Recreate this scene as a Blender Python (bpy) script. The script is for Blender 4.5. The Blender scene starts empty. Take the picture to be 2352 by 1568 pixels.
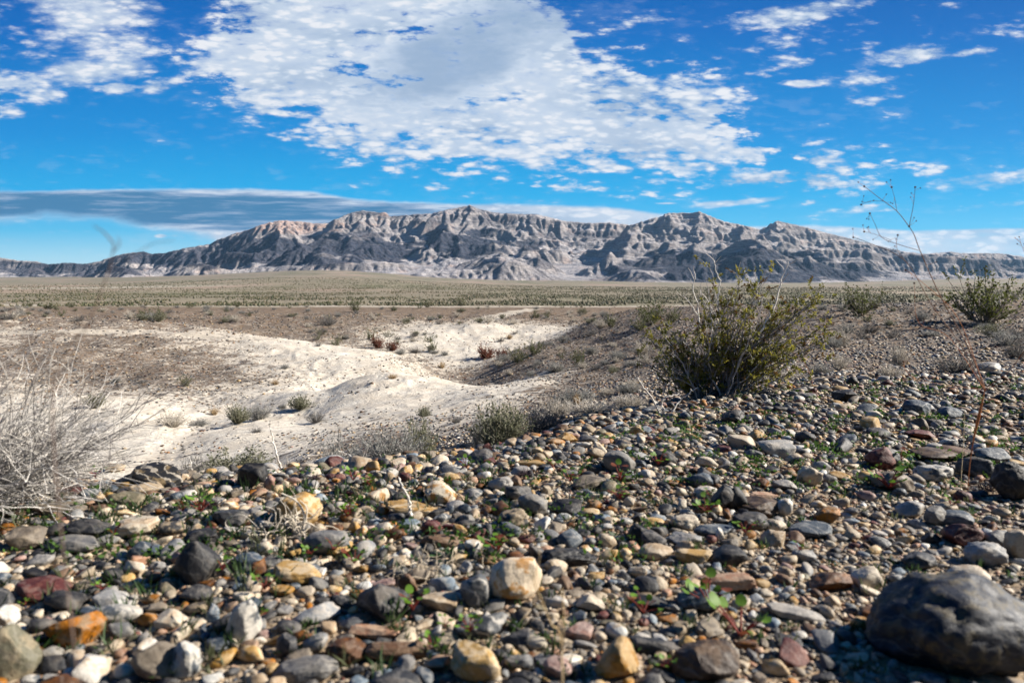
import bpy, bmesh, math, random
import numpy as np
from mathutils import Vector, Matrix

# ------------------------------------------------------------------ camera, sun, sky, exposure
C = bpy.data.collections.new('scene_objects'); bpy.context.scene.collection.children.link(C)
SC = bpy.context.scene
EYE = 0.5                                   # metres above the gravel
FPX = 1569.0                                # focal length in photo units (2352 wide)
PITCH = math.radians(5.03)
cp, sp = math.cos(PITCH), math.sin(PITCH)
cam_d = bpy.data.cameras.new('camera'); cam = bpy.data.objects.new('camera', cam_d); C.objects.link(cam)
cam_d.sensor_width = 36.0; cam_d.lens = 36.0 * FPX / 2352.0
cam.location = (0, 0, EYE); cam.rotation_euler = (math.radians(90) - PITCH, 0, 0)
cam_d.clip_start = 0.02; cam_d.clip_end = 60000
cam_d.dof.use_dof = True; cam_d.dof.focus_distance = 4.2; cam_d.dof.aperture_fstop = 4.8
SC.camera = cam

SUN_AZ = math.radians(9)                   # from the right (+x) turned towards the view direction (+y)
SUN_EL = math.radians(31)
sdir = Vector((math.cos(SUN_AZ)*math.cos(SUN_EL), math.sin(SUN_AZ)*math.cos(SUN_EL), math.sin(SUN_EL)))
sun_d = bpy.data.lights.new('sun', 'SUN'); sun = bpy.data.objects.new('sun', sun_d); C.objects.link(sun)
sun_d.energy = 5.0; sun_d.angle = math.radians(0.53); sun_d.color = (1.0, 0.93, 0.83)
sun.rotation_euler = sdir.to_track_quat('Z', 'Y').to_euler()
SC.view_settings.view_transform = 'Standard'; SC.view_settings.look = 'None'
SC.view_settings.exposure = 1.15; SC.view_settings.gamma = 1.0
SC.render.engine = 'CYCLES'
SC.cycles.max_bounces = 5; SC.cycles.diffuse_bounces = 2; SC.cycles.transparent_max_bounces = 8

def pdir(px, py):
    """direction of a photo point (2352-unit scale)"""
    U = (px - 1176.0) / FPX; V = (784.0 - py) / FPX
    return np.array([U, cp + V*sp, V*cp - sp])
def puv(px, py):
    d = pdir(px, py); return d[0]/d[1], d[2]/d[1]

# ---- node helper
class NT:
    def __init__(s, tree): s.t = tree; s.n = tree.nodes; s.l = tree.links
    def new(s, typ, **kw):
        n = s.n.new(typ)
        for k, v in kw.items(): setattr(n, k, v)
        return n
    def put(s, sock, v):
        if v is None: return
        if hasattr(v, 'bl_idname') and not hasattr(v, 'is_output'): v = v.outputs[0]
        if hasattr(v, 'is_output'): s.l.new(v, sock)
        else: sock.default_value = v
    def math(s, op, a, b=None, c=None, clamp=False):
        n = s.new('ShaderNodeMath', operation=op, use_clamp=clamp)
        s.put(n.inputs[0], a); s.put(n.inputs[1], b); s.put(n.inputs[2], c)
        return n.outputs[0]
    def mix(s, f, a, b, blend='MIX'):
        n = s.new('ShaderNodeMix', data_type='RGBA', blend_type=blend, clamp_factor=True)
        s.put(n.inputs[0], f)
        s.put(n.inputs[6], a if hasattr(a, 'is_output') else tuple(a) + ((1,) if len(a) == 3 else ()))
        s.put(n.inputs[7], b if hasattr(b, 'is_output') else tuple(b) + ((1,) if len(b) == 3 else ()))
        return n.outputs[2]
    def step(s, x, lo, hi, a=0.0, b=1.0):
        n = s.new('ShaderNodeMapRange', interpolation_type='SMOOTHSTEP', clamp=True)
        s.put(n.inputs[0], x); s.put(n.inputs[1], lo); s.put(n.inputs[2], hi); s.put(n.inputs[3], a); s.put(n.inputs[4], b)
        return n.outputs[0]
    def noise(s, vec, scale, detail=4, rough=0.55, dist=0.0, dim='3D', col=False):
        n = s.new('ShaderNodeTexNoise', noise_dimensions=dim)
        if vec is not None: s.put(n.inputs['Vector'], vec)
        n.inputs['Scale'].default_value = scale; n.inputs['Detail'].default_value = detail
        n.inputs['Roughness'].default_value = rough; n.inputs['Distortion'].default_value = dist
        return n.outputs[1 if col else 0]
    def curve(s, x, pts):
        n = s.new('ShaderNodeFloatCurve'); s.put(n.inputs['Value'], x)
        c = n.mapping.curves[0]
        n.mapping.use_clip = False
        while len(c.points) < len(pts): c.points.new(0.5, 0.5)
        for p, (a, b) in zip(c.points, pts): p.location = (a, b); p.handle_type = 'VECTOR'
        n.mapping.update()
        return n.outputs[0]

def build_world():
    w = bpy.data.worlds.new('World'); SC.world = w; w.use_nodes = True
    w.cycles.sampling_method = 'MANUAL'; w.cycles.sample_map_resolution = 512
    T = NT(w.node_tree); T.n.clear()
    sky = T.new('ShaderNodeTexSky', sky_type='NISHITA'); sky.sun_disc = False
    sky.sun_elevation = SUN_EL; sky.sun_rotation = math.pi/2 - SUN_AZ
    sky.altitude = 700; sky.air_density = 1.0; sky.dust_density = 0.2; sky.ozone_density = 3.0
    hs = T.new('ShaderNodeHueSaturation'); hs.inputs['Saturation'].default_value = 1.32; hs.inputs['Hue'].default_value = 0.493
    T.put(hs.inputs['Color'], sky.outputs[0])
    tc = T.new('ShaderNodeTexCoord'); sep = T.new('ShaderNodeSeparateXYZ'); T.put(sep.inputs[0], tc.outputs['Generated'])
    x, y, z = sep.outputs
    yy = T.math('MAXIMUM', y, 0.15)
    U = T.math('DIVIDE', x, yy); V = T.math('DIVIDE', z, yy)
    zz = T.math('ADD', T.math('MAXIMUM', z, 0.0), 0.09)
    cb = T.new('ShaderNodeCombineXYZ'); T.put(cb.inputs[0], T.math('DIVIDE', x, zz)); T.put(cb.inputs[1], T.math('DIVIDE', y, zz))
    P = cb.outputs[0]
    cu = T.new('ShaderNodeCombineXYZ'); T.put(cu.inputs[0], T.math('MULTIPLY_ADD', V, .55, U)); T.put(cu.inputs[1], T.math('MULTIPLY', T.math('MULTIPLY_ADD', U, -.05, V), 2.9))
    Q = cu.outputs[0]
    # deeper blue overhead, paler low down
    ramp = T.new('ShaderNodeValToRGB'); T.put(ramp.inputs[0], T.math('DIVIDE', V, 0.5))
    e = ramp.color_ramp.elements
    def sk(r, g, b): return tuple((((c/255+0.055)/1.055)**2.4 if c > 10 else c/255/12.92)/2.219/0.1 for c in (r, g, b)) + (1,)
    e[0].position = 0.0; e[0].color = sk(205, 230, 242); e[1].position = 1.0; e[1].color = sk(0, 72, 158)
    for p_, c_ in ((0.07, (165, 219, 243)), (0.15, (75, 190, 238)), (0.25, (0, 172, 234)), (0.42, (0, 142, 218)), (0.70, (0, 106, 192))):
        q = e.new(p_); q.color = sk(*c_)
    skyc = T.mix(0.96, hs.outputs[0], ramp.outputs[0])
    n1 = T.noise(P, 2.6, 7, 0.60, 0.1)
    n2 = T.noise(Q, 17, 8, 0.66, 0.0)
    n3 = T.noise(Q, 4.5, 3, 0.5)
    wq = T.new('ShaderNodeVectorMath', operation='MULTIPLY_ADD'); T.put(wq.inputs[0], T.noise(Q, 14, 3, .6, col=True)); wq.inputs[1].default_value = (.035, .02, 0); T.put(wq.inputs[2], Q)
    vo = T.new('ShaderNodeTexVoronoi', feature='F1'); T.put(vo.inputs['Vector'], wq.outputs[0]); vo.inputs['Scale'].default_value = 42; vo.inputs['Detail'].default_value = 0.8; vo.inputs['Roughness'].default_value = .4
    cell = T.math('SUBTRACT', 0.60, vo.outputs['Distance'])
    nn = T.math('ADD', T.math('MULTIPLY', T.math('SUBTRACT', n1, 0.5), 2.6), T.math('MULTIPLY', T.math('SUBTRACT', n2, 0.5), T.math('ADD', 3.4, 0.0)))
    nn = T.math('ADD', T.math('MULTIPLY_ADD', cell, .62, nn), 0.16)
    def fx(px): return (puv(px, 400)[0] + 0.9) / 1.8
    Ux = T.math('MULTIPLY', T.math('ADD', U, 0.9), 1/1.8)
    def crv(pts):
        v = T.curve(Ux, [(fx(a), puv(a, b)[1] + 0.3) for a, b in pts])
        return T.math('SUBTRACT', v, 0.3)
    def band(up, lo, su, sl, amp):
        a = T.math('DIVIDE', T.math('SUBTRACT', crv(up), V), su)
        b = T.math('DIVIDE', T.math('SUBTRACT', V, crv(lo)), sl)
        m = T.math('MINIMUM', T.math('MINIMUM', a, b), 1.1)
        m = T.math('MAXIMUM', m, -1.0)
        return T.math('ADD', m, T.math('MULTIPLY', nn, amp))
    main = band([(-300, 300), (340, 150), (375, 135), (440, 130), (480, 60), (520, -10), (620, -160), (1240, -130), (1300, 30), (1340, 100), (1460, 110), (1600, 130), (1660, 165), (1700, 215), (1730, 275), (1765, 335), (1800, 352), (1860, 352), (2000, 345), (2080, 372), (2120, 430), (2600, 430)],
                [(-300, 260), (340, 145), (400, 175), (500, 222), (550, 262), (640, 300), (720, 334), (830, 382), (1000, 400), (1200, 414), (1300, 424), (1450, 420), (1650, 412), (1760, 424), (1900, 446), (2050, 400), (2110, 380), (2600, 380)],
                0.085, 0.065, 1.0)
    main = T.math('SUBTRACT', main, T.math('MULTIPLY', T.step(T.noise(Q, 7.5, 7, .68), .50, .72), 1.1))
    low = band([(-300, 445), (0, 437), (200, 433), (600, 431), (720, 438), (820, 456), (1000, 464), (1200, 467), (1350, 471), (1450, 478), (1540, 492), (1600, 540), (1700, 516), (1800, 506), (1950, 512), (2100, 520), (2352, 515), (2700, 520)],
               [(-300, 520), (0, 518), (100, 508), (250, 514), (350, 535), (480, 556), (560, 640), (2700, 640)],
               0.007, 0.020, 0.22)
    low_r = T.step(U, puv(1560, 500)[0], puv(1700, 500)[0], 0, 0.55)
    low = T.math('SUBTRACT', low, low_r)
    dens = T.math('MULTIPLY', T.step(main, -0.25, 1.0), T.step(T.math('ADD', T.math('MULTIPLY', cell, .5), T.math('ADD', n2, T.math('MULTIPLY', n3, .35))), 0.40, .72, .84, 1.0))
    dlow = T.math('MULTIPLY', T.step(low, -0.3, 1.0), .96)
    def ell(cx, cy, rx, ry, ang=0.0, k=1.0, amp=1.25):
        u0, v0 = puv(cx, cy)
        du = T.math('SUBTRACT', U, u0); dv = T.math('SUBTRACT', V, v0)
        ca, sa = math.cos(math.radians(ang)), math.sin(math.radians(ang))
        a = T.math('MULTIPLY_ADD', du, ca, T.math('MULTIPLY', dv, sa)); b = T.math('MULTIPLY_ADD', dv, ca, T.math('MULTIPLY', du, -sa))
        a = T.math('MULTIPLY', a, FPX/rx); b = T.math('MULTIPLY', b, FPX/ry)
        r2 = T.math('MULTIPLY_ADD', a, a, T.math('MULTIPLY', b, b))
        m = T.math('SUBTRACT', k+.08, T.math('MULTIPLY', r2, .8)); m = T.math('MAXIMUM', m, -2.0)
        return T.math('ADD', m, T.math('MULTIPLY', nn, amp))
    E = None
    for a in ((205, 40, 138, 112, 0, 1.1, .9), (300, 85, 74, 58, -10), (235, 158, 125, 38, 5, 1.1, .9), (45, 195, 110, 30, -18), (118, 222, 45, 18, -8), (20, 258, 40, 16), (262, 200, 48, 14), (370, 192, 52, 16, 8), (60, 75, 110, 60, 0, 0.4), (560, 80, 110, 60, 20, 0.1),
              (1975, 185, 110, 20, 0, 0.95), (1835, 192, 38, 9), (2110, 125, 95, 22, 5, 0.95), (2230, 118, 70, 12, 8, 0.7), (1780, 95, 90, 22, 15, 0.5), (1800, 40, 130, 26, 8, 0.75), (1480, 50, 110, 30, 10, 0.1), (1680, 60, 90, 30, 10, 0.35), (1905, 15, 120, 20, 10, 0.6), (2170, 12, 60, 14, 0, 0.4), (1560, 110, 120, 26, 12, 0.15), (1780, 150, 150, 40, 8, 0.05), (1930, 60, 160, 50, 12, 0.0), (2120, 60, 130, 36, 6, -0.05), (2010, 230, 130, 26, 5, -0.05), (2200, 180, 110, 26, 8, -0.1), (2330, 60, 90, 30, 0, 0.0), (2000, 110, 80, 30, 0, 0.1),
              (1735, 461, 75, 8, 7, 1.0, 0.5), (1650, 469, 60, 9, 4, 1.0, 0.5), (1530, 467, 30, 3, 0, 0.9, .5), (2250, 418, 130, 18, 4, 0.95, 0.9), (2140, 395, 55, 12, 12, 0.5), (2330, 400, 60, 10, 10, 0.6, .9),
              (2150, 560, 110, 13, 2, 0.9, .6), (2300, 470, 120, 12, 5, 0.35, 1), (1980, 480, 160, 16, 3, 0.25, 1), (370, 542, 18, 5, 0, .9, .5), (430, 540, 60, 9, 0, .7, .8)):
        v = ell(*a); E = v if E is None else T.math('MAXIMUM', E, v)
    dE = T.step(E, -0.15, 1.7)
    dall = T.math('MAXIMUM', T.math('MAXIMUM', dens, T.math('MULTIPLY', dE, 0.93)), T.math('MULTIPLY', dlow, 0.97))
    thin = T.math('MULTIPLY', T.step(T.math('ADD', main, T.math('MULTIPLY', nn, 1.3)), -0.9, 0.7), 0.16)
    dall = T.math('MULTIPLY', T.math('MAXIMUM', dall, thin), T.step(y, 0.12, 0.35))
    skyc = T.mix(T.step(y, -0.1, 0.35), (.02, .35, .95), skyc)  # unseen sky behind the camera darkened, clouds faded there, to cut fill light
    # cloud tone: bright cells, grey-violet hollows, one dark belly and the dark slab low at the left
    sh = T.math('ADD', T.step(n3, 0.4, 0.7, 0, 0.34), T.step(T.math('MULTIPLY_ADD', cell, .5, n2), 0.72, 0.42, -0.1, 0.40))
    bel = T.step(T.math('ADD', ell(1085, 112, 200, 66, 24, 1.0, 0.7), T.math('MULTIPLY', T.math('SUBTRACT', T.noise(Q, 8, 5, .6), .5), 3.4)), -1.9, 1.3, 0, 0.84)
    sh = T.math('MAXIMUM', sh, bel)
    st_ = T.new('ShaderNodeCombineXYZ'); T.put(st_.inputs[0], T.math('MULTIPLY', U, 5)); T.put(st_.inputs[1], T.math('MULTIPLY', V, 60))
    n4 = T.noise(st_.outputs[0], 1.6, 6, .65)
    sl1 = T.step(T.math('ADD', ell(260, 480, 640, 36, -1, 1.0, 0.0), T.math('MULTIPLY', T.math('SUBTRACT', n4, .5), 5.0)), -1.3, 1.2, 0, 1.75)
    lw = T.step(V, puv(0, 430)[1], puv(0, 445)[1], 1.0, 1.0)
    sh = T.math('MAXIMUM', sh, T.math('MULTIPLY', sl1, dlow))
    r2 = T.new('ShaderNodeValToRGB'); T.put(r2.inputs[0], T.math('MULTIPLY', sh, 1/1.6))
    e = r2.color_ramp.elements; e[0].position = 0; e[0].color = (0.88, 0.90, 0.95, 1); e[1].position = 1; e[1].color = (0.06, 0.22, 0.42, 1)
    q = e.new(0.28); q.color = (0.60, 0.70, 0.84, 1)
    q = e.new(0.56); q.color = (0.31, 0.44, 0.63, 1)
    STR = 0.1
    cl = T.new('ShaderNodeVectorMath', operation='SCALE'); T.put(cl.inputs[0], r2.outputs[0]); cl.inputs['Scale'].default_value = 0.44/STR
    out = T.mix(T.step(dall, 0.0, 1.0), skyc, cl.outputs[0])
    below = T.step(z, -0.02, 0.0)
    out = T.mix(below, (1.6, 1.4, 1.2), out)
    bg = T.new('ShaderNodeBackground'); T.put(bg.inputs[0], out); bg.inputs[1].default_value = STR
    o = T.new('ShaderNodeOutputWorld'); T.l.new(bg.outputs[0], o.inputs[0])
build_world()
# ------------------------------------------------------------------ numeric helpers
def _h(ix, iy, iz, seed):
    n = (ix.astype(np.int64)*374761393 + iy.astype(np.int64)*668265263 + iz.astype(np.int64)*2147483647*3 + seed*1274126177) & 0xffffffff
    n = ((n ^ (n >> 13)) * 1274126177) & 0xffffffff
    n = n ^ (n >> 16)
    return n
_G = np.array([[math.cos(a), math.sin(a)] for a in np.arange(16)*math.pi/8])
def perlin2(x, y, seed=0):
    x0 = np.floor(x); y0 = np.floor(y); fx = x-x0; fy = y-y0
    u = fx*fx*fx*(fx*(fx*6-15)+10); v = fy*fy*fy*(fy*(fy*6-15)+10)
    x0 = x0.astype(np.int64); y0 = y0.astype(np.int64); zz = np.zeros_like(x0)
    def g(i, j):
        G = _G[_h(x0+i, y0+j, zz, seed) & 15]
        return G[..., 0]*(fx-i) + G[..., 1]*(fy-j)
    a = g(0, 0); b = g(1, 0); c = g(0, 1); d = g(1, 1)
    return (a*(1-u)+b*u)*(1-v) + (c*(1-u)+d*u)*v
def fbm2(x, y, oc=5, seed=0, gain=0.5, lac=2.03):
    r = 0; a = 1.0
    for i in range(oc):
        r = r + a*perlin2(x, y, seed+i*17); x = x*lac+3.1; y = y*lac+7.7; a *= gain
    return r
def ridged2(x, y, oc=5, seed=0, gain=0.5):
    r = 0; a = 1.0; w = 1.0
    for i in range(oc):
        n = 1-np.abs(perlin2(x, y, seed+i*13))*2.2; n = n*n
        r = r + a*n*w; w = np.clip(n*1.5, 0, 1); x = x*2.07+1.3; y = y*2.07+5.1; a *= gain
    return r
_g3 = np.random.default_rng(5).normal(size=(256, 3)); _g3 /= np.linalg.norm(_g3, axis=1)[:, None]
def perlin3(p, seed=0):
    p0 = np.floor(p); f = p-p0; u = f*f*f*(f*(f*6-15)+10); p0 = p0.astype(np.int64); r = 0
    for i in (0, 1):
        for j in (0, 1):
            for k in (0, 1):
                G = _g3[_h(p0[:, 0]+i, p0[:, 1]+j, p0[:, 2]+k, seed) & 255]
                d = G[:, 0]*(f[:, 0]-i)+G[:, 1]*(f[:, 1]-j)+G[:, 2]*(f[:, 2]-k)
                r = r + d*(u[:, 0] if i else 1-u[:, 0])*(u[:, 1] if j else 1-u[:, 1])*(u[:, 2] if k else 1-u[:, 2])
    return r
def fbm3(p, oc, seed=0, gain=0.5):
    r = 0; a = 1.0
    for i in range(oc): r = r + a*perlin3(p*(2.03**i)+i*3.3, seed+i); a *= gain
    return r
def sstep(x, a, b):
    t = np.clip((x-a)/(b-a), 0, 1); return t*t*(3-2*t)

def mk_mesh(name, V, F, attrs=None, smooth=True, mat=None, midx=None):
    """F: list of (n,k) int arrays"""
    V = np.asarray(V, np.float32).reshape(-1, 3)
    me = bpy.data.meshes.new(name)
    if not isinstance(F, (list, tuple)): F = [F]
    F = [np.asarray(f, np.int32) for f in F if len(f)]
    nl = sum(f.size for f in F); nf = sum(len(f) for f in F)
    me.vertices.add(len(V)); me.vertices.foreach_set('co', V.ravel())
    me.loops.add(nl); me.loops.foreach_set('vertex_index', np.concatenate([f.ravel() for f in F]))
    tot = np.concatenate([np.full(len(f), f.shape[1], np.int32) for f in F])
    st = np.concatenate([[0], np.cumsum(tot)[:-1]]).astype(np.int32)
    me.polygons.add(nf); me.polygons.foreach_set('loop_start', st); me.polygons.foreach_set('loop_total', tot)
    me.polygons.foreach_set('use_smooth', np.full(nf, bool(smooth)))
    for k, a in (attrs or {}).items():
        a = np.asarray(a, np.float32)
        if a.ndim == 1:
            at = me.attributes.new(k, 'FLOAT', 'POINT'); at.data.foreach_set('value', a)
        else:
            at = me.attributes.new(k, 'FLOAT_COLOR', 'POINT'); at.data.foreach_set('color', a.ravel())
    me.update(calc_edges=True); me.validate()
    for m in (mat if isinstance(mat, (list, tuple)) else [mat] if mat else []): me.materials.append(m)
    if midx is not None: me.polygons.foreach_set('material_index', np.asarray(midx, np.int32))
    return me
def link(name, me, parent=None, loc=None, **props):
    o = bpy.data.objects.new(name, me); C.objects.link(o)
    if loc is not None: o.location = loc
    if parent is not None: o.parent = parent
    for k, v in props.items():
        if v: o[k] = v
    return o
def grid_faces(nr, nc, wrap=False):
    i = np.arange((nr-1)*nc if wrap else (nr-1)*(nc-1))
    if wrap:
        r, c = i // nc, i % nc; c2 = (c+1) % nc
    else:
        r, c = i // (nc-1), i % (nc-1); c2 = c+1
    return np.stack([r*nc+c, r*nc+c2, (r+1)*nc+c2, (r+1)*nc+c], 1)

# ------------------------------------------------------------------ terrain height: read off the photograph (px, py, distance)
def W(px, py, Y):
    d = pdir(px, py); s = Y/d[1]; return d*s + np.array([0, 0, EYE])
_cp = []       # x, y, z, cover (0 pale silt .. 1 gravel), brown
def cpt(px, py, Y, cover=1.0, z=None):
    p = W(px, py, Y)
    if z is not None: p[2] = z
    _cp.append((p[0], p[1], p[2], cover))
def hid(px, Y, z, cover=0.5):               # out of sight: height given outright
    u = puv(px, 800)[0]; _cp.append((u*Y, Y, z, cover))
# the gravel bank in front, down to its lip
for px in (-700, -200, 300, 800, 1300, 1800, 2350, 3000):
    for Y in (0.35, 0.6, 0.95, 1.25): hid(px, Y, 0.0, 1)
for px, py, Y in ((-600, 1150, 1.55), (0, 1120, 1.65), (330, 1105, 1.72), (600, 1085, 1.82), (900, 1050, 1.98), (1200, 1015, 2.2), (1500, 955, 2.62), (1700, 912, 3.05), (2000, 872, 3.55), (2352, 838, 4.0), (2900, 800, 4.4)):
    cpt(px, py, Y, 1)
# just past the lip
for px, Y, z, c in ((-700, 2.6, -.42, .8), (0, 2.7, -.5, .7), (400, 2.8, -.52, .7), (800, 3.0, -.5, .8), (1100, 3.2, -.42, .9), (-700, 4.5, -1.4, .3), (0, 4.6, -1.45, .1), (400, 4.6, -1.4, .1), (750, 4.8, -1.2, .5)):
    hid(px, Y, z, c)
cpt(1250, 985, 3.5, .9); cpt(1500, 925, 3.6, 1); cpt(1700, 890, 4.0, 1); cpt(1000, 1040, 4.0, .9); cpt(1950, 845, 4.8, 1); cpt(2300, 815, 5.4, 1); cpt(2900, 780, 6, 1)
# pale bench low at the left and its edge
for px, py, Y, c in ((-700, 1075, 8.0, 0), (150, 1075, 8.2, 0), (400, 1070, 8.2, 0), (700, 1060, 6.2, .55), (250, 1000, 9.8, 0), (500, 1000, 9.6, 0), (700, 1010, 8.4, .25), (850, 1015, 6.6, .6), (330, 975, 10.8, 0), (600, 978, 10.6, 0), (800, 975, 10.0, .2), (950, 975, 8.0, .4)):
    cpt(px, py, Y, c)
for px, Y, z in ((100, 12.2, -2.25), (450, 12.6, -2.25), (700, 12.6, -2.0)): hid(px, Y, z, 0)
# hollow with shrubs behind the bench
for px, py, Y, c in ((-600, 940, 14, .1), (100, 945, 14.0, .1), (330, 935, 14.5, .1), (600, 935, 14.5, .1), (120, 910, 17.5, .35), (400, 905, 18, .45), (620, 900, 17.5, .1), (750, 905, 16.5, 0)):
    cpt(px, py, Y, c)
# second pale mound running from the left middle across to the right slope
for px, py, Y, c in ((820, 930, 12.0, 0), (1000, 940, 10.0, .1), (1130, 960, 7.0, .5), (1000, 900, 13.0, 0), (1150, 905, 10.5, .2), (700, 899, 15.5, 0), (800, 877, 16.0, 0), (900, 866, 16.2, 0), (1000, 868, 15.5, 0), (1060, 881, 14.5, 0), (1180, 876, 14.5, .1), (1270, 860, 14.5, .5), (1250, 920, 8.5, .7)):
    cpt(px, py, Y, c)
for px, Y, z in ((850, 19.5, -2.7), (1000, 19.5, -2.8), (1080, 18.5, -2.75)): hid(px, Y, z, .3)
# big left mound: gravelly face, pale shoulder, trail along its top
for px, py, Y, c in ((-600, 870, 21, .8), (100, 870, 21, .7), (300, 865, 21.5, .78), (500, 865, 21.5, .76), (650, 865, 21, .55), (100, 820, 24.5, .76), (350, 820, 25, .76), (520, 825, 25, .58), (640, 835, 24, .12), (800, 850, 22.5, .12), (900, 860, 22, .2),
                     (0, 768, 29.5, .55), (250, 765, 30, .6), (450, 768, 30.5, .4), (600, 780, 30.5, .2), (700, 790, 30, .05), (800, 800, 29.5, .05), (880, 812, 29, .1), (950, 832, 27.5, .5), (1030, 862, 25.5, .7), (-600, 765, 29, 1),
                     (0, 738, 36, .8), (200, 735, 37, .8), (350, 742, 37, .8), (480, 755, 35, .7)):
    cpt(px, py, Y, c)
for px, Y, z in ((0, 45, -2.75), (300, 45, -2.8), (600, 42, -3.1), (800, 38, -3.4), (950, 35, -3.6)): hid(px, Y, z, .6)
# the wash
for px, py, Y, c in ((1050, 850, 31, .3), (1030, 825, 36, .1), (1060, 808, 40, .05), (1120, 790, 44, .05), (1200, 783, 46, .1), (930, 800, 41, .3), (860, 780, 45, .4), (1000, 790, 44, .15), (1180, 812, 36, .6)):
    cpt(px, py, Y, c)
# little white domes
for px, py, Y, c in ((1010, 757, 52, .05), (1080, 750, 52, .0), (1140, 760, 51, .0), (1080, 772, 48.5, 0), (1185, 775, 49, .3), (1240, 764, 50, 0), (1300, 757, 51, 0), (1250, 778, 46, .1), (900, 762, 52, .3)):
    cpt(px, py, Y, c)
# brown flat
for px, py, Y, c in ((-600, 728, 58, 1), (0, 727, 58, 1), (350, 730, 58, 1), (650, 740, 56, 1), (850, 743, 56, .8), (1080, 742, 59, .7), (1300, 743, 57, .8),
                     (-600, 714, 85, 1), (100, 714, 85, 1), (500, 716, 85, 1), (800, 718, 84, 1), (1100, 721, 84, .95), (1350, 724, 80, 1), (-600, 705, 120, 1), (200, 705, 122, 1), (700, 708, 120, 1), (1000, 709, 118, 1), (1200, 709, 118, 1), (1400, 711, 112, 1), (1600, 710, 110, 1)):
    cpt(px, py, Y, c)
# slope and skyline of the gravel ridge on the right
for px, py, Y, c in ((1170, 838, 24, 1), (1290, 838, 18.0, 1), (1240, 800, 30, 1), (1330, 770, 39, 1), (1345, 745, 46, 1), (1400, 726, 44, 1), (1500, 713, 38, 1), (1600, 709, 33, 1), (1700, 706, 29, 1), (1900, 703, 25, 1), (2100, 699, 21, 1), (2352, 691, 20, 1), (2900, 680, 19, 1),
                     (1330, 900, 8.0, .9), (1400, 850, 13.0, 1), (1400, 800, 23, 1), (1500, 860, 8.6, 1), (1500, 800, 15, 1), (1600, 760, 17, 1), (1620, 830, 8.5, 1), (1750, 760, 14.5, 1), (1800, 820, 7.6, 1), (1950, 760, 12.5, 1), (2000, 810, 7.0, 1), (2200, 760, 11, 1), (2250, 790, 7.4, 1), (2900, 745, 9, 1)):
    cpt(px, py, Y, c)
for px, Y, z in ((1450, 62, -3.5), (1700, 52, -2.9), (2000, 45, -2.5), (2352, 45, -2.4), (2900, 45, -2.3)): hid(px, Y, z, .9)
for px in (1750, 2000, 2352, 2900): hid(px, 110, -4.2, .9)
# plain
for px in (-700, -200, 200, 600, 1000, 1400, 1800, 2200, 2700):
    hid(px, 175, -5.7, .7); hid(px, 260, -6.2, .7); hid(px, 500, -7.0, .7)
for px, s in ((-700, 655), (-200, 652), (0, 651), (300, 646), (500, 640), (750, 634), (900, 640), (1100, 650), (1400, 655), (1800, 656), (2352, 653), (2900, 653)):
    cpt(px, s+5, 1300, .7)
    cpt(px, s+1, 2300, .7)
for px, s in ((-700, 646), (0, 640), (300, 638), (450, 634), (600, 627), (700, 622.5), (800, 623.5), (900, 630), (1000, 637.5), (1100, 642), (1300, 645), (1500, 648), (1800, 650), (2000, 648), (2200, 643), (2352, 642), (2900, 640)):
    cpt(px, s, 3900, .7)
    cpt(px, s-4, 7000, .7)
_cp = np.array(_cp)
def _pol(x, y):
    a = np.clip(np.arctan2(x, np.maximum(y, 1e-3)), -0.95, 0.95)
    return a*3.0, np.log(np.maximum(np.hypot(x, y), 0.25))
class TPS:
    def __init__(s, val, lam):
        s.a, s.l = _pol(_cp[:, 0], _cp[:, 1]); n = len(s.a)
        K = s.k(np.hypot(s.a[:, None]-s.a, s.l[:, None]-s.l)) + lam*np.eye(n)
        P = np.stack([np.ones(n), s.a, s.l], 1)
        A = np.block([[K, P], [P.T, np.zeros((3, 3))]])
        s.w = np.linalg.solve(A, np.concatenate([val, np.zeros(3)]))
    @staticmethod
    def k(r): return np.where(r > 1e-9, r*r*np.log(np.maximum(r, 1e-9)), 0)
    def __call__(s, x, y):
        a, l = _pol(x, y); sh = a.shape; a = a.ravel(); l = l.ravel(); out = np.empty(len(a)); n = len(s.a)
        for i in range(0, len(a), 20000):
            aa = a[i:i+20000]; ll = l[i:i+20000]
            d2 = (aa[:, None]-s.a)**2+(ll[:, None]-s.l)**2
            out[i:i+20000] = (0.5*d2*np.log(d2+1e-18)) @ s.w[:n] + s.w[n]+s.w[n+1]*aa+s.w[n+2]*ll
        return out.reshape(sh)
_r = np.hypot(_cp[:, 0], _cp[:, 1])
_tz = TPS(_cp[:, 2]/_r, 2e-5); _tc = TPS(_cp[:, 3], 0.01)
def ground_z(x, y):
    x = np.asarray(x, float); y = np.asarray(y, float); r = np.hypot(x, y)
    z = _tz(x, y)*np.maximum(r, 0.25)
    z = z + fbm2(x*2.3, y*2.3, 3, 40)*0.018*sstep(r, .4, 1.5)
    z = z + fbm2(x*.35, y*.35, 4, 50)*np.clip(r-3, 0, 14)*0.013
    z = z + ridged2(x*.12+4, y*.12, 3, 60)*np.clip(r-16, 0, 25)*0.0045*(1-sstep(r, 90, 160))
    z = z + (ridged2(x*.75+fbm2(x*.3, y*.3, 2, 71)*2, y*.45, 4, 70)-1)*.03*sstep(r, 5, 14)*(1-sstep(r, 55, 80))
    return z
def cover_at(x, y): return np.clip(_tc(x, y), 0, 1)
def seg_dist(x, y, pts):
    d = np.full(np.shape(x), 1e9)
    for (ax, ay), (bx, by) in zip(pts[:-1], pts[1:]):
        t = np.clip(((x-ax)*(bx-ax)+(y-ay)*(by-ay))/((bx-ax)**2+(by-ay)**2), 0, 1)
        d = np.minimum(d, np.hypot(x-ax-t*(bx-ax), y-ay-t*(by-ay)))
    return d
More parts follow.
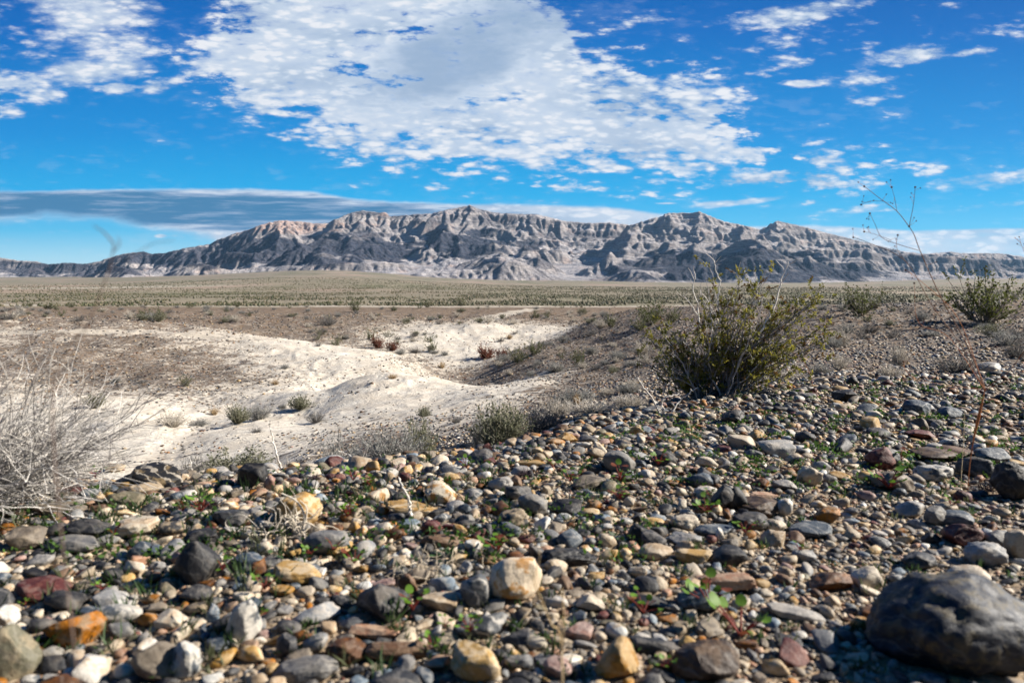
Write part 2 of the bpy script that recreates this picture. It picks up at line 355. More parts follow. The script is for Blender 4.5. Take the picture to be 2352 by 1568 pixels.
def hit(px, py, y0=0.5, y1=4000):
    """first point of the ground seen at a photo point"""
    d = pdir(px, py); Y = np.exp(np.linspace(math.log(y0), math.log(y1), 1500))
    X = d[0]/d[1]*Y; Z = EYE+d[2]/d[1]*Y; g = ground_z(X, Y)
    k = np.argmax(Z < g)
    if not Z[k] < g[k]: k = len(Y)-1
    return float(X[k]), float(Y[k]), float(g[k])

def ground():
    az = np.concatenate([np.linspace(-math.pi, -0.80, 40, endpoint=False), np.linspace(-0.80, 0.80, 1150), np.linspace(0.80, math.pi, 41)[1:-1]])
    r = np.concatenate([np.exp(np.linspace(math.log(0.25), math.log(5), 330, endpoint=False)), np.exp(np.linspace(math.log(5), math.log(140), 470, endpoint=False)), np.exp(np.linspace(math.log(140), math.log(9000), 150))])
    A, R = np.meshgrid(az, r); X = R*np.sin(A); Y = R*np.cos(A)
    Z = ground_z(X, Y); cov = cover_at(X, Y)
    behind = sstep(np.abs(A), 0.85, 1.3)
    Z = Z*(1-behind) + behind*np.where(R < 6, 0.0, -0.02*(R-6)*np.exp(-R/400.))*1.0
    # pale tracks
    def path(pp): return [hit(*p)[:2] for p in pp]
    tr1 = path([(-40, 764), (60, 764), (200, 762), (330, 763), (450, 768), (540, 777)])
    tr2 = path([(1080, 742), (1110, 734), (1150, 724), (1200, 713), (1230, 710)])
    d1 = seg_dist(X, Y, tr1); d2 = seg_dist(X, Y, tr2)
    track = np.maximum(1-sstep(d1, .25, .7), 1-sstep(d2, .8, 1.7))
    strip = np.exp(-((Y-150-4*perlin2(X/40, X*0+3, 3)-np.where(X > -10, 0, -X*.22))/ (9+4*perlin2(X/25, X*0, 9)))**2)*(R > 90)*(R < 260)
    pp_ = np.exp(-((Y-900-X*.35-60*perlin2(X/200, X*0, 2))/60)**2)*sstep(-X, 250, 420)*(R < 4000)+np.exp(-((Y-1900-X*.5)/150)**2)*sstep(-X, 500, 800)*(R < 4000)*sstep(perlin2(X/60, Y/60, 8), -.2, .2)
    strip = strip*sstep(perlin2(X/30+9, X*0, 21), -.45, -.1)
    track = np.maximum(track, np.maximum(strip, pp_))
    Vv = np.stack([X, Y, Z], -1).reshape(-1, 3)
    Vv = np.concatenate([Vv, [[0, 0, 0]]]); nc = len(az); F = grid_faces(len(r), nc, True)
    cen = np.stack([np.arange(nc), np.full(nc, len(Vv)-1), (np.arange(nc)+1) % nc], 1)
    at = {k: np.append(v.ravel(), v.ravel()[0]) for k, v in (('cover', cov), ('track', track))}
    # broad bands over the far plain
    band = fbm2(X/260, Y/420, 4, 5); at['band'] = np.append(band.ravel(), 0)
    me = mk_mesh('ground', Vv, [F, cen], at, mat=ground_mat())
    link('ground', me, kind='structure')

def ground_mat():
    m = bpy.data.materials.new('ground_soil'); m.use_nodes = True; T = NT(m.node_tree); T.n.clear()
    geo = T.new('ShaderNodeNewGeometry'); P = geo.outputs['Position']
    A = lambda n: T.new('ShaderNodeAttribute', attribute_name=n).outputs['Fac']
    cov = A('cover'); trk = A('track'); bnd = A('band')
    cd = T.new('ShaderNodeVectorMath', operation='LENGTH'); T.put(cd.inputs[0], P); R = cd.outputs['Value']
    # pale silt
    n_s = T.noise(P, 1.3, 6, .6); n_f = T.noise(P, 60, 5, .65); n_m = T.noise(P, 8, 5, .6)
    silt = T.mix(T.step(n_s, .35, .65), (.52, .46, .375), (.60, .555, .475))
    silt = T.mix(T.step(n_m, .45, .72, 0, .35), silt, (.42, .34, .25))
    # gravel-strewn soil (pebbles by cells, three sizes by distance)
    def peb(scale):
        v = T.new('ShaderNodeTexVoronoi'); T.put(v.inputs['Vector'], P); v.inputs['Scale'].default_value = scale
        r = T.new('ShaderNodeValToRGB'); s = T.new('ShaderNodeSeparateColor'); T.put(s.inputs[0], v.outputs['Color']); T.put(r.inputs[0], s.outputs[0])
        r.color_ramp.interpolation = 'CONSTANT'; e = r.color_ramp.elements
        cols = ((0, (0.0608, 0.0578, 0.0547)), (.16, (0.146, 0.122, 0.1)), (.34, (0.231, 0.176, 0.128)), (.5, (0.0976, 0.0944, 0.0912)), (.62, (0.182, 0.11, 0.0608)), (.72, (0.292, 0.25, 0.201)), (.86, (0.0426, 0.0426, 0.0456)), (.93, (0.365, 0.341, 0.304)))
        e[0].position = 0; e[0].color = cols[0][1]+(1,); e[1].position = cols[1][0]; e[1].color = cols[1][1]+(1,)
        for p_, c_ in cols[2:]: q = e.new(p_); q.color = c_+(1,)
        return r.outputs[0], v.outputs['Distance'], s.outputs[1]
    c1, d1, k1 = peb(55); c2, d2, k2 = peb(13); c3, d3, k3 = peb(3.5)
    gcol = T.mix(T.step(R, 3, 12), c1, c2); gcol = T.mix(T.step(R, 25, 70), gcol, c3)
    avg = T.mix(T.step(n_s, .35, .65), (0.143, 0.106, 0.076), (0.182, 0.14, 0.1))
    gcol = T.mix(T.step(R, 20, 110, .35, .8), gcol, T.mix(1.0, avg, (.98, .93, .88), 'MULTIPLY'))
    # near the camera the soil between stones is sandy grit
    grit = T.mix(T.step(n_f, .35, .65), (0.201, 0.143, 0.088), (0.341, 0.262, 0.182)); grit = T.mix(T.step(k1, .55, .6, 0, .6), grit, c1)
    gcol = T.mix(T.step(R, 2.2, 5.0, 1, 0), gcol, grit)
    # silt shows through where the cover is thin
    nz = T.math('ADD', T.math('MULTIPLY', n_s, 1.3), T.math('MULTIPLY', n_m, .9))
    m_ = T.math('SUBTRACT', T.math('ADD', cov, T.math('MULTIPLY', T.math('SUBTRACT', nz, 1.1), 1.5)), 0.5)
    mask = T.step(m_, -.22, .22)
    speck = T.math('MULTIPLY', T.step(k2, .86, .88), T.step(cov, 0.0, .5, .25, 1))
    mask = T.math('MAXIMUM', mask, T.math('MULTIPLY', speck, T.step(R, 5, 9)))
    mask = T.math('MULTIPLY', mask, T.math('SUBTRACT', 1, trk))
    near = T.mix(mask, silt, gcol)
    near = T.mix(T.math('MULTIPLY', trk, .9), near, (0.402, 0.353, 0.286))
    # plain beyond: tan soil, olive scrub cover in streaks
    sc = T.new('ShaderNodeVectorMath', operation='MULTIPLY'); T.put(sc.inputs[0], P); sc.inputs[1].default_value = (1, .35, 1)
    pn = T.noise(sc.outputs[0], .012, 6, .6); pf = T.noise(P, .35, 4, .7)
    soil = T.mix(T.step(pn, .4, .6), (.205, .175, .125), (.265, .22, .16))
    soil = T.mix(T.step(bnd, .05, .4, 0, .8), soil, (0.286, 0.21, 0.161))
    scr = T.math('MULTIPLY', T.step(pn, .42, .60, .25, 1.25), T.step(T.math('ADD', pf, T.math('MULTIPLY', bnd, -.18)), .46, .56, 0, .8))
    plain = T.mix(scr, soil, (.085, .095, .045))
    plain = T.mix(T.math('MULTIPLY', T.step(T.noise(sc.outputs[0], .009, 5, .6), .56, .64), .35), plain, (.36, .30, .22))
    plain = T.mix(T.math('MULTIPLY', trk, .85), plain, (0.414, 0.371, 0.304))
    col = T.mix(T.step(T.math('ADD', R, T.math('MULTIPLY', n_s, 30)), 150, 190), near, plain)
    b = T.new('ShaderNodeBsdfPrincipled'); T.put(b.inputs['Base Color'], col); b.inputs['Roughness'].default_value = .95; b.inputs['Specular IOR Level'].default_value = .15
    ri = T.noise(P, 3.2, 6, .7, .8)
    h = T.math('ADD', T.math('MULTIPLY', n_m, .5), T.math('MULTIPLY', n_f, .12)); h = T.math('MULTIPLY_ADD', T.math('ABSOLUTE', T.math('SUBTRACT', ri, .5)), 3.0, h)
    h = T.math('SUBTRACT', h, T.math('MULTIPLY', T.math('MULTIPLY', d2, mask), T.step(R, 4, 10, 0, .5)))
    bm = T.new('ShaderNodeBump'); T.put(bm.inputs['Height'], h); bm.inputs['Strength'].default_value = .55; bm.inputs['Distance'].default_value = .05
    T.put(b.inputs['Normal'], bm.outputs[0])
    o = T.new('ShaderNodeOutputMaterial'); T.l.new(b.outputs[0], o.inputs[0]); return m
ground()

# ------------------------------------------------------------------ mountains
def erode(H, n=42000, rounds=9, steps=70, seed=1, er=.28):
    rng = np.random.default_rng(seed); ny, nx = H.shape; H = H.copy()
    for k in range(rounds):
        x = rng.uniform(1, nx-3, n); y = rng.uniform(1, ny-3, n); dx = np.zeros(n); dy = np.zeros(n)
        sp_ = np.ones(n); wt = np.ones(n); sd = np.zeros(n); f = H.ravel(); tot = f.size
        for s in range(steps):
            xi = x.astype(np.int32); yi = y.astype(np.int32); fx = x-xi; fy = y-yi; i = yi*nx+xi
            a = f[i]; b = f[i+1]; c = f[i+nx]; d = f[i+nx+1]
            gx = (b-a)*(1-fy)+(d-c)*fy; gy = (c-a)*(1-fx)+(d-b)*fx
            h = a*(1-fx)*(1-fy)+b*fx*(1-fy)+c*(1-fx)*fy+d*fx*fy
            dx = dx*.12-gx*.88; dy = dy*.12-gy*.88; L = np.hypot(dx, dy)+1e-9; dx /= L; dy /= L
            xn = np.clip(x+dx, 1, nx-3); yn = np.clip(y+dy, 1, ny-3)
            xj = xn.astype(np.int32); yj = yn.astype(np.int32); gx_ = xn-xj; gy_ = yn-yj; j = yj*nx+xj
            hn = f[j]*(1-gx_)*(1-gy_)+f[j+1]*gx_*(1-gy_)+f[j+nx]*(1-gx_)*gy_+f[j+nx+1]*gx_*gy_
            dh = hn-h
            cap = np.maximum(-dh, .01)*sp_*wt*5
            dep = np.where(dh > 0, np.minimum(dh, sd), np.where(sd > cap, (sd-cap)*.25, -np.minimum((cap-sd)*er, np.maximum(-dh, 0))))
            sd = sd-dep
            add = np.bincount(i, dep*(1-fx)*(1-fy), tot)+np.bincount(i+1, dep*fx*(1-fy), tot)+np.bincount(i+nx, dep*(1-fx)*fy, tot)+np.bincount(i+nx+1, dep*fx*fy, tot)
            f = f+np.clip(add, -.12, .12)
            sp_ = np.sqrt(np.maximum(sp_*sp_-dh*1.2, .05)); sp_ = np.minimum(sp_, 4); wt = wt*.985; x = xn; y = yn
        H = f.reshape(ny, nx); H = H*.76+.06*(np.roll(H, 1, 0)+np.roll(H, -1, 0)+np.roll(H, 1, 1)+np.roll(H, -1, 1))
    return H
def prof(pts):
    u = np.array([puv(a, b)[0] for a, b in pts]); v = np.array([puv(a, b)[1] for a, b in pts])
    return lambda U: np.interp(U, u, v)
SKY = [(-900, 600), (-300, 590), (0, 592), (40, 598), (80, 600), (110, 607), (150, 603), (190, 606), (225, 600), (270, 585), (300, 580), (330, 578), (350, 583), (380, 580), (420, 570), (480, 560), (500, 550), (540, 535), (570, 527), (600, 515), (640, 506), (680, 508), (720, 513), (750, 512), (760, 507), (800, 490), (830, 483), (870, 488), (885, 488), (895, 497), (950, 492), (990, 490), (1030, 480), (1060, 475), (1078, 471), (1100, 480), (1130, 487), (1155, 490), (1190, 491), (1230, 492), (1260, 499), (1300, 508), (1340, 512), (1400, 511), (1440, 516), (1455, 515), (1480, 506), (1500, 500), (1512, 499), (1525, 490), (1560, 488), (1590, 489), (1605, 485), (1625, 494), (1660, 508), (1680, 512), (1720, 520), (1745, 527), (1765, 516), (1785, 506), (1800, 511), (1830, 517), (1880, 530), (1940, 545), (1980, 555), (2010, 562), (2040, 570), (2080, 578), (2120, 583), (2160, 580), (2180, 578), (2220, 582), (2270, 581), (2310, 583), (2352, 590), (2600, 600), (3200, 610)]
MID = [(-900, 640), (300, 640), (500, 590), (640, 560), (740, 530), (780, 545), (860, 568), (940, 575), (979, 557), (1010, 532), (1054, 521), (1110, 527), (1160, 535), (1185, 556), (1215, 542), (1240, 560), (1300, 575), (1400, 560), (1440, 530), (1500, 523), (1530, 515), (1570, 520), (1640, 528), (1700, 545), (1760, 560), (1850, 560), (1930, 566), (1975, 563), (2040, 585), (2120, 592), (2200, 598), (2280, 600), (2352, 612), (3200, 630)]
LOW = [(-900, 640), (0, 634), (120, 632), (180, 628), (240, 612), (284, 603), (340, 612), (380, 618), (444, 594), (480, 600), (520, 612), (600, 603), (660, 600), (700, 606), (800, 600), (900, 592), (960, 600), (1020, 602), (1100, 590), (1150, 570), (1174, 578), (1240, 570), (1275, 590), (1310, 612), (1335, 606), (1375, 590), (1420, 580), (1460, 588), (1493, 577), (1540, 568), (1602, 571), (1650, 562), (1694, 556), (1756, 556), (1803, 573), (1844, 588), (1895, 599), (1950, 615), (2004, 626), (2077, 632), (2114, 640), (2200, 642), (2290, 636), (2352, 618), (2500, 610), (3200, 640)]
FRONT = [(-900, 650), (200, 648), (650, 645), (760, 630), (840, 612), (930, 622), (1000, 615), (1060, 607), (1130, 600), (1190, 597), (1250, 612), (1290, 632), (1340, 640), (1400, 628), (1450, 612), (1500, 618), (1540, 640), (1600, 645), (3200, 655)]
def mountains():
    xs = np.arange(-6600, 6601, 10.0); ys = np.arange(3350, 7700, 9.0); X, Y = np.meshgrid(xs, ys); U = X/Y
    wx = fbm2(X/700, Y/700, 3, 3)*260; wy = fbm2(X/700+50, Y/700, 3, 8)*260
    def layer(pts, D, fall, back, wob=1.0):
        Hh = prof(pts)(U)*D; Dd = D + (wx*1.2)*wob
        dist = Y-Dd
        return np.where(dist < 0, Hh+dist*fall, Hh-dist*back)
    L0 = layer(SKY, 6300, .42, .5, .6); L1 = layer(MID, 5400, .40, .42); L2 = layer(LOW, 4650, .42, .55); L3 = layer(FRONT, 4200, .30, .45)
    base = ground_z(X, Y)
    k = 45.0
    st = np.stack([L0, L1, L2, L3]); mx = st.max(0); H = mx + k*np.log(np.exp((st-mx)/k).sum(0)) - k*.35
    up = np.clip((mx-base)/300, 0, 1.6)
    # spurs and gullies running down towards the plain
    rx = X+wx; ry = Y+wy
    crest = 1-.8*sstep((L0/Y)/np.maximum(prof(SKY)(U), .004), .76, .95)*(mx-L0 < 60)
    H = H + (ridged2(rx/760, ry/1000, 5, 11)-1.0)*80*up*crest
    H = H + fbm2(rx/420, ry/420, 3, 19)*45*np.clip(up, .08, 1.2)*crest
    H = H + fbm2(rx/180, ry/180, 4, 12)*36*np.clip(up, .08, 1.2)*crest
    H = np.where(mx > base-200, np.maximum(H, base-60), base-60)
    H = erode(H/10.0)*10.0
    H = H + (ridged2(rx/150, ry/190, 4, 61, .55)-1.0)*12*np.clip(up, .15, 1)*crest + (ridged2(rx/420, ry/420, 3, 62)-1.0)*20*np.clip(up, .1, 1)*crest
    # cliff bands: hard beds stand out as steps, mostly right of the middle
    bed = H + (X*.05) + fbm2(X/500, Y/500, 3, 77)*40
    for per, w_, amt in ((72.0, .30, .42), (31.0, .3, .32)):
        t = (bed/per) % 1.0; s = np.where(t < w_, t/w_, 1.0)
        H = H + per*(s-t)*amt*.5*sstep(U, .0, .16)*(1-sstep(U, .62, .8)*.5)*sstep(L1-L2, -60, 60)
        H = H + per*(s-t)*amt*.12
    # bring the skyline back to the photographed one
    ub = np.linspace(-1.0, 1.0, 900); S = (H-EYE)/Y; idx = np.clip(((U+1)/2*899).astype(int), 0, 899)
    sm = np.full(900, -1.0); np.maximum.at(sm, idx.ravel(), S.ravel())
    want = prof(SKY)(ub); want = want + .0009*fbm2(ub*90, ub*0, 3, 4)
    for it in range(3):
        S = (H-EYE)/Y; sm = np.full(900, -1.0); np.maximum.at(sm, idx.ravel(), S.ravel())
        ratio = np.clip(want/np.maximum(sm, .004), .5, 1.8)
        if it == 0: ratio = np.convolve(np.pad(ratio, 7, 'edge'), np.ones(15)/15, 'valid'); hi = sstep(H-base, 20, 200)
        else: hi = sstep(S/np.maximum(np.interp(U, ub, sm), .004), .72, .97)
        H = H*(1+(np.interp(U, ub, ratio)-1)*hi)
    # rock tones; the dark blobs mix darker rock with painted cloud shadow
    px = U; S = (H-EYE)/Y
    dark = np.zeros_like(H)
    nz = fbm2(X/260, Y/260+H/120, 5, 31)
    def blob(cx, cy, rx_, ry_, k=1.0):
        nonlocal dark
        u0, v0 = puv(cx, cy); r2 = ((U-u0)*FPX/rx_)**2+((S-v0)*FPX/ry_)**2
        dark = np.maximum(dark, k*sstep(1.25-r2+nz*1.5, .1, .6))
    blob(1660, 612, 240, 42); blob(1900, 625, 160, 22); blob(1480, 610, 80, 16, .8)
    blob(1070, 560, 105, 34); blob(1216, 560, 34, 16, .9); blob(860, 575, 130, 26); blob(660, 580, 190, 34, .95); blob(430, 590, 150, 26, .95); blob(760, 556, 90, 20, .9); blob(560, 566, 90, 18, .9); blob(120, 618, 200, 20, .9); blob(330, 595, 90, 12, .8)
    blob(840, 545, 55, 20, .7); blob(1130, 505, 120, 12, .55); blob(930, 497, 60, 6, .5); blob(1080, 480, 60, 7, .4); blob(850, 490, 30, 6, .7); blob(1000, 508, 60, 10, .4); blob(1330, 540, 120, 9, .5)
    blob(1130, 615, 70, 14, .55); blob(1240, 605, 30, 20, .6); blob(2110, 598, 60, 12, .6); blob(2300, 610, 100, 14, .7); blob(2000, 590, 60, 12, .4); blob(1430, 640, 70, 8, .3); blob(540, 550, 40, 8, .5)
    warm = sstep(1.3-((U-puv(620, 0)[0])*FPX/180)**2-((S-puv(0, 515)[1])*FPX/25)**2+nz, .2, .9)
    warm = np.maximum(warm, .55*sstep(nz+fbm2(X/90, Y/90, 3, 55), .25, .75))
    warm = np.maximum(warm, .9*sstep(1.2-((U-puv(882, 0)[0])*FPX/22)**2-((S-puv(0, 492)[1])*FPX/8)**2, .1, .6))
    F = grid_faces(len(ys), len(xs))
    keep = (H-base > -12).ravel(); F = F[keep[F].any(1)]
    used = np.unique(F); rm = np.full(H.size, -1); rm[used] = np.arange(len(used))
    V = np.stack([X, Y, H], -1).reshape(-1, 3)[used]
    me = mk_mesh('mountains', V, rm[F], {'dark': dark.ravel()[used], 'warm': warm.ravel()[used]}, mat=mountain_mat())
    link('mountains', me, kind='structure')
def mountain_mat():
    m = bpy.data.materials.new('mountain_rock'); m.use_nodes = True; T = NT(m.node_tree); T.n.clear()
    geo = T.new('ShaderNodeNewGeometry'); P = geo.outputs['Position']; s3 = T.new('ShaderNodeSeparateXYZ'); T.put(s3.inputs[0], P)
    nrm = T.new('ShaderNodeSeparateXYZ'); T.put(nrm.inputs[0], geo.outputs['True Normal'])
    A = lambda n: T.new('ShaderNodeAttribute', attribute_name=n).outputs['Fac']
    n1 = T.noise(P, .006, 7, .62); n2 = T.noise(P, .03, 6, .65)
    cb = T.new('ShaderNodeCombineXYZ'); T.put(cb.inputs[2], T.math('ADD', T.math('MULTIPLY_ADD', s3.outputs[0], .05, s3.outputs[2]), T.math('MULTIPLY', n1, 90)))
    st = T.noise(cb.outputs[0], .045, 6, .8)
    base = T.mix(T.step(n1, .38, .62), (.42, .395, .40), (.66, .60, .57))
    base = T.mix(T.step(st, .44, .56, 0, .75), base, (.20, .20, .225))
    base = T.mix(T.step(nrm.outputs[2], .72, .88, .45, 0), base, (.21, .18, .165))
    base = T.mix(T.math('MULTIPLY', A('warm'), T.step(n2, .35, .6, .2, .75)), base, (.50, .33, .255))
    dk = T.mix(T.step(n2, .38, .62), (.026, .032, .052), (.062, .066, .09))  # one tone for dark rock and for cloud shadow put into the colour
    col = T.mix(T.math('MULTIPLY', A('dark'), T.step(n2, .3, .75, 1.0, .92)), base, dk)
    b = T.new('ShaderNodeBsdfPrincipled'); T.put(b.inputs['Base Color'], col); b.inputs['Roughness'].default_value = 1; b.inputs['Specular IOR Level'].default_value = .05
    bm = T.new('ShaderNodeBump'); T.put(bm.inputs['Height'], T.math('ADD', T.math('MULTIPLY', n2, 1.0), T.math('MULTIPLY', st, .8))); bm.inputs['Strength'].default_value = 1.0; bm.inputs['Distance'].default_value = 30
    T.put(b.inputs['Normal'], bm.outputs[0])
    o = T.new('ShaderNodeOutputMaterial'); T.l.new(b.outputs[0], o.inputs[0]); return m
mountains()
# ------------------------------------------------------------------ stones
def ico(n):
    bm = bmesh.new(); bmesh.ops.create_icosphere(bm, subdivisions=n, radius=1.0)
    V = np.array([v.co[:] for v in bm.verts]); F = np.array([[v.index for v in f.verts] for f in bm.faces]); bm.free(); return V, F
ICO = {n: ico(n) for n in (1, 2, 3, 4, 5)}
def rock(n, rng, style='round'):
    """a stone filling the box -1..1: 'round' river pebble, 'block' broken with flat faces, 'lump' knobbly"""
    V, F = ICO[n]; V = V.copy(); seed = int(rng.integers(1, 9999)); D = V.copy()
    ex = {'round': .92, 'block': .72, 'lump': .9, 'peak': .8}[style]
    V = np.sign(V)*np.abs(V)**ex
    V *= 1+.22*perlin3(D*1.1+seed, seed)[:, None]
    if style == 'peak': V[:, :2] *= (1-.42*np.clip(V[:, 2:3]+.2, 0, 1.2)); V[:, 0] += .25*V[:, 2]*rng.uniform(-1, 1)
    cuts = {'round': 7, 'block': 12, 'lump': 4, 'peak': 9}[style]
    for _ in range(cuts):
        nv = rng.normal(size=3); nv /= np.linalg.norm(nv); d = rng.uniform(.55, .85) if style in ('block', 'peak') else rng.uniform(.64, .88)
        t = V@nv-d; V -= np.where(t > 0, t*(.96 if style in ('block', 'peak') else .85), 0)[:, None]*nv
    if n > 1:
        a = {'round': .06, 'block': .07, 'lump': .13, 'peak': .06}[style]
        V *= 1+a*fbm3(D*2.6+seed, 3 if n < 4 else 4, seed+3)[:, None]*1.6
        if n > 2:
            V *= 1+{'round': .022, 'block': .04, 'lump': .05, 'peak': .03}[style]*fbm3(D*9+seed, 3, seed+9)[:, None]*1.6
            if style in ('lump',): V *= 1-.09*sstep(perlin3(D*5+seed, 4), .22, .45)[:, None]
    lo = V.min(0); hi = V.max(0); V = (V-(lo+hi)/2)/((hi-lo)/2)
    return V, F
K = {  # base colour, second colour, how much of it in patches, veins
 'char': ((0.0167, 0.0162, 0.0171), (0.0405, 0.0391, 0.0381), .35, .12), 'dark': ((0.0262, 0.0262, 0.0276), (0.0763, 0.0715, 0.0667), .3, .2), 'blackvein': ((0.0105, 0.0105, 0.0109), (0.129, 0.0957, 0.0524), .12, .8),
 'black': ((0.00857, 0.00857, 0.00957), (0.0286, 0.0286, 0.0286), .3, .1), 'slate': ((0.0405, 0.0524, 0.0667), (0.133, 0.143, 0.148), .25, .35), 'blue': ((0.118, 0.149, 0.178), (0.277, 0.283, 0.277), .3, .3), 'grey': ((0.101, 0.0986, 0.0968), (0.164, 0.155, 0.14), .4, .2),
 'lgrey': ((0.208, 0.202, 0.193), (0.3, 0.278, 0.249), .4, .25), 'taupe': ((0.115, 0.0942, 0.0723), (0.173, 0.144, 0.11), .45, .1), 'olive': ((0.11, 0.0986, 0.0658), (0.181, 0.153, 0.104), .4, .15), 'tan': ((0.266, 0.202, 0.135), (0.358, 0.3, 0.226), .45, .1),
 'cream': ((0.358, 0.289, 0.215), (0.428, 0.377, 0.3), .5, .1), 'white': ((0.486, 0.461, 0.414), (0.395, 0.328, 0.25), .25, .1), 'ochre': ((0.252, 0.138, 0.0411), (0.329, 0.231, 0.121), .45, .15), 'honey': ((0.328, 0.211, 0.0887), (0.435, 0.341, 0.224), .4, .15),
 'rust': ((0.148, 0.063, 0.0192), (0.0658, 0.0274, 0.011), .5, .15), 'orange': ((0.263, 0.115, 0.0329), (0.197, 0.131, 0.0767), .4, .1), 'salmon': ((0.278, 0.162, 0.107), (0.348, 0.244, 0.173), .45, .15), 'pink': ((0.231, 0.146, 0.121), (0.3, 0.22, 0.191), .4, .15),
 'maroon': ((0.063, 0.0192, 0.0164), (0.115, 0.0438, 0.0356), .4, .15), 'brown': ((0.0822, 0.0466, 0.0274), (0.138, 0.0877, 0.0549), .45, .1), 'dbrown': ((0.0334, 0.0201, 0.0133), (0.0763, 0.0477, 0.0286), .4, .15), 'whiteorange': ((0.508, 0.432, 0.33), (0.342, 0.19, 0.0762), .3, .2),
 'stripe': ((0.0712, 0.0767, 0.0822), (0.284, 0.274, 0.252), .15, .8), 'mottle': ((.010, .013, .020), (.05, .042, .026), .30, .12), 'mottlew': ((0.0658, 0.0723, 0.0789), (0.395, 0.374, 0.335), .5, .4), 'conglo': ((0.0286, 0.0276, 0.0262), (0.229, 0.181, 0.124), .5, .2)}
def stone_mat():
    m = bpy.data.materials.new('stone'); m.use_nodes = True; T = NT(m.node_tree); T.n.clear()
    geo = T.new('ShaderNodeNewGeometry'); P = geo.outputs['Position']
    a1 = T.new('ShaderNodeAttribute', attribute_name='Col'); a2 = T.new('ShaderNodeAttribute', attribute_name='Col2')
    n1 = T.noise(P, 38, 5, .62, .3); n2 = T.noise(P, 240, 3, .7)
    f = T.math('SUBTRACT', n1, T.math('MULTIPLY_ADD', a1.outputs['Alpha'], -.28, .62))
    col = T.mix(T.step(f, -.05, .05), a1.outputs[0], a2.outputs[0])
    w = T.new('ShaderNodeTexWave', wave_type='BANDS', bands_direction='DIAGONAL'); T.put(w.inputs['Vector'], P)
    w.inputs['Scale'].default_value = 16; w.inputs['Distortion'].default_value = 9; w.inputs['Detail'].default_value = 3; w.inputs['Detail Scale'].default_value = 1.6
    v = T.step(w.outputs['Fac'], .88, .97); col = T.mix(T.math('MULTIPLY', v, a2.outputs['Alpha']), col, T.mix(.6, a2.outputs[0], (.5, .46, .4)))
    br = T.math('MULTIPLY_ADD', n2, 1.1, .45); hv = T.new('ShaderNodeHueSaturation'); T.put(hv.inputs['Value'], br); T.put(hv.inputs['Color'], col); hv.inputs['Saturation'].default_value = 1.12
    # dust caught on flatter, sandier spots
    dust = T.math('MULTIPLY', T.step(n1, .5, .72), .14)
    colr = T.mix(dust, hv.outputs[0], (.27, .2, .13))
    b = T.new('ShaderNodeBsdfPrincipled'); T.put(b.inputs['Base Color'], colr); T.put(b.inputs['Roughness'], T.math('MULTIPLY_ADD', n1, .5, .38)); b.inputs['Specular IOR Level'].default_value = .38
    bm = T.new('ShaderNodeBump'); T.put(bm.inputs['Height'], T.math('MULTIPLY_ADD', n2, .35, n1)); bm.inputs['Strength'].default_value = .5; bm.inputs['Distance'].default_value = .006
    T.put(b.inputs['Normal'], bm.outputs[0])
    o = T.new('ShaderNodeOutputMaterial'); T.l.new(b.outputs[0], o.inputs[0]); return m
STONE = stone_mat()
def scol(key, rng, var=.12):
    a, b, p, v = K[key]; s = rng.uniform(1-var, 1+var); t = rng.uniform(-.04, .04)
    return np.array([a[0]*s*(1+t), a[1]*s, a[2]*s*(1-t), p]), np.array([b[0]*s, b[1]*s, b[2]*s, v])

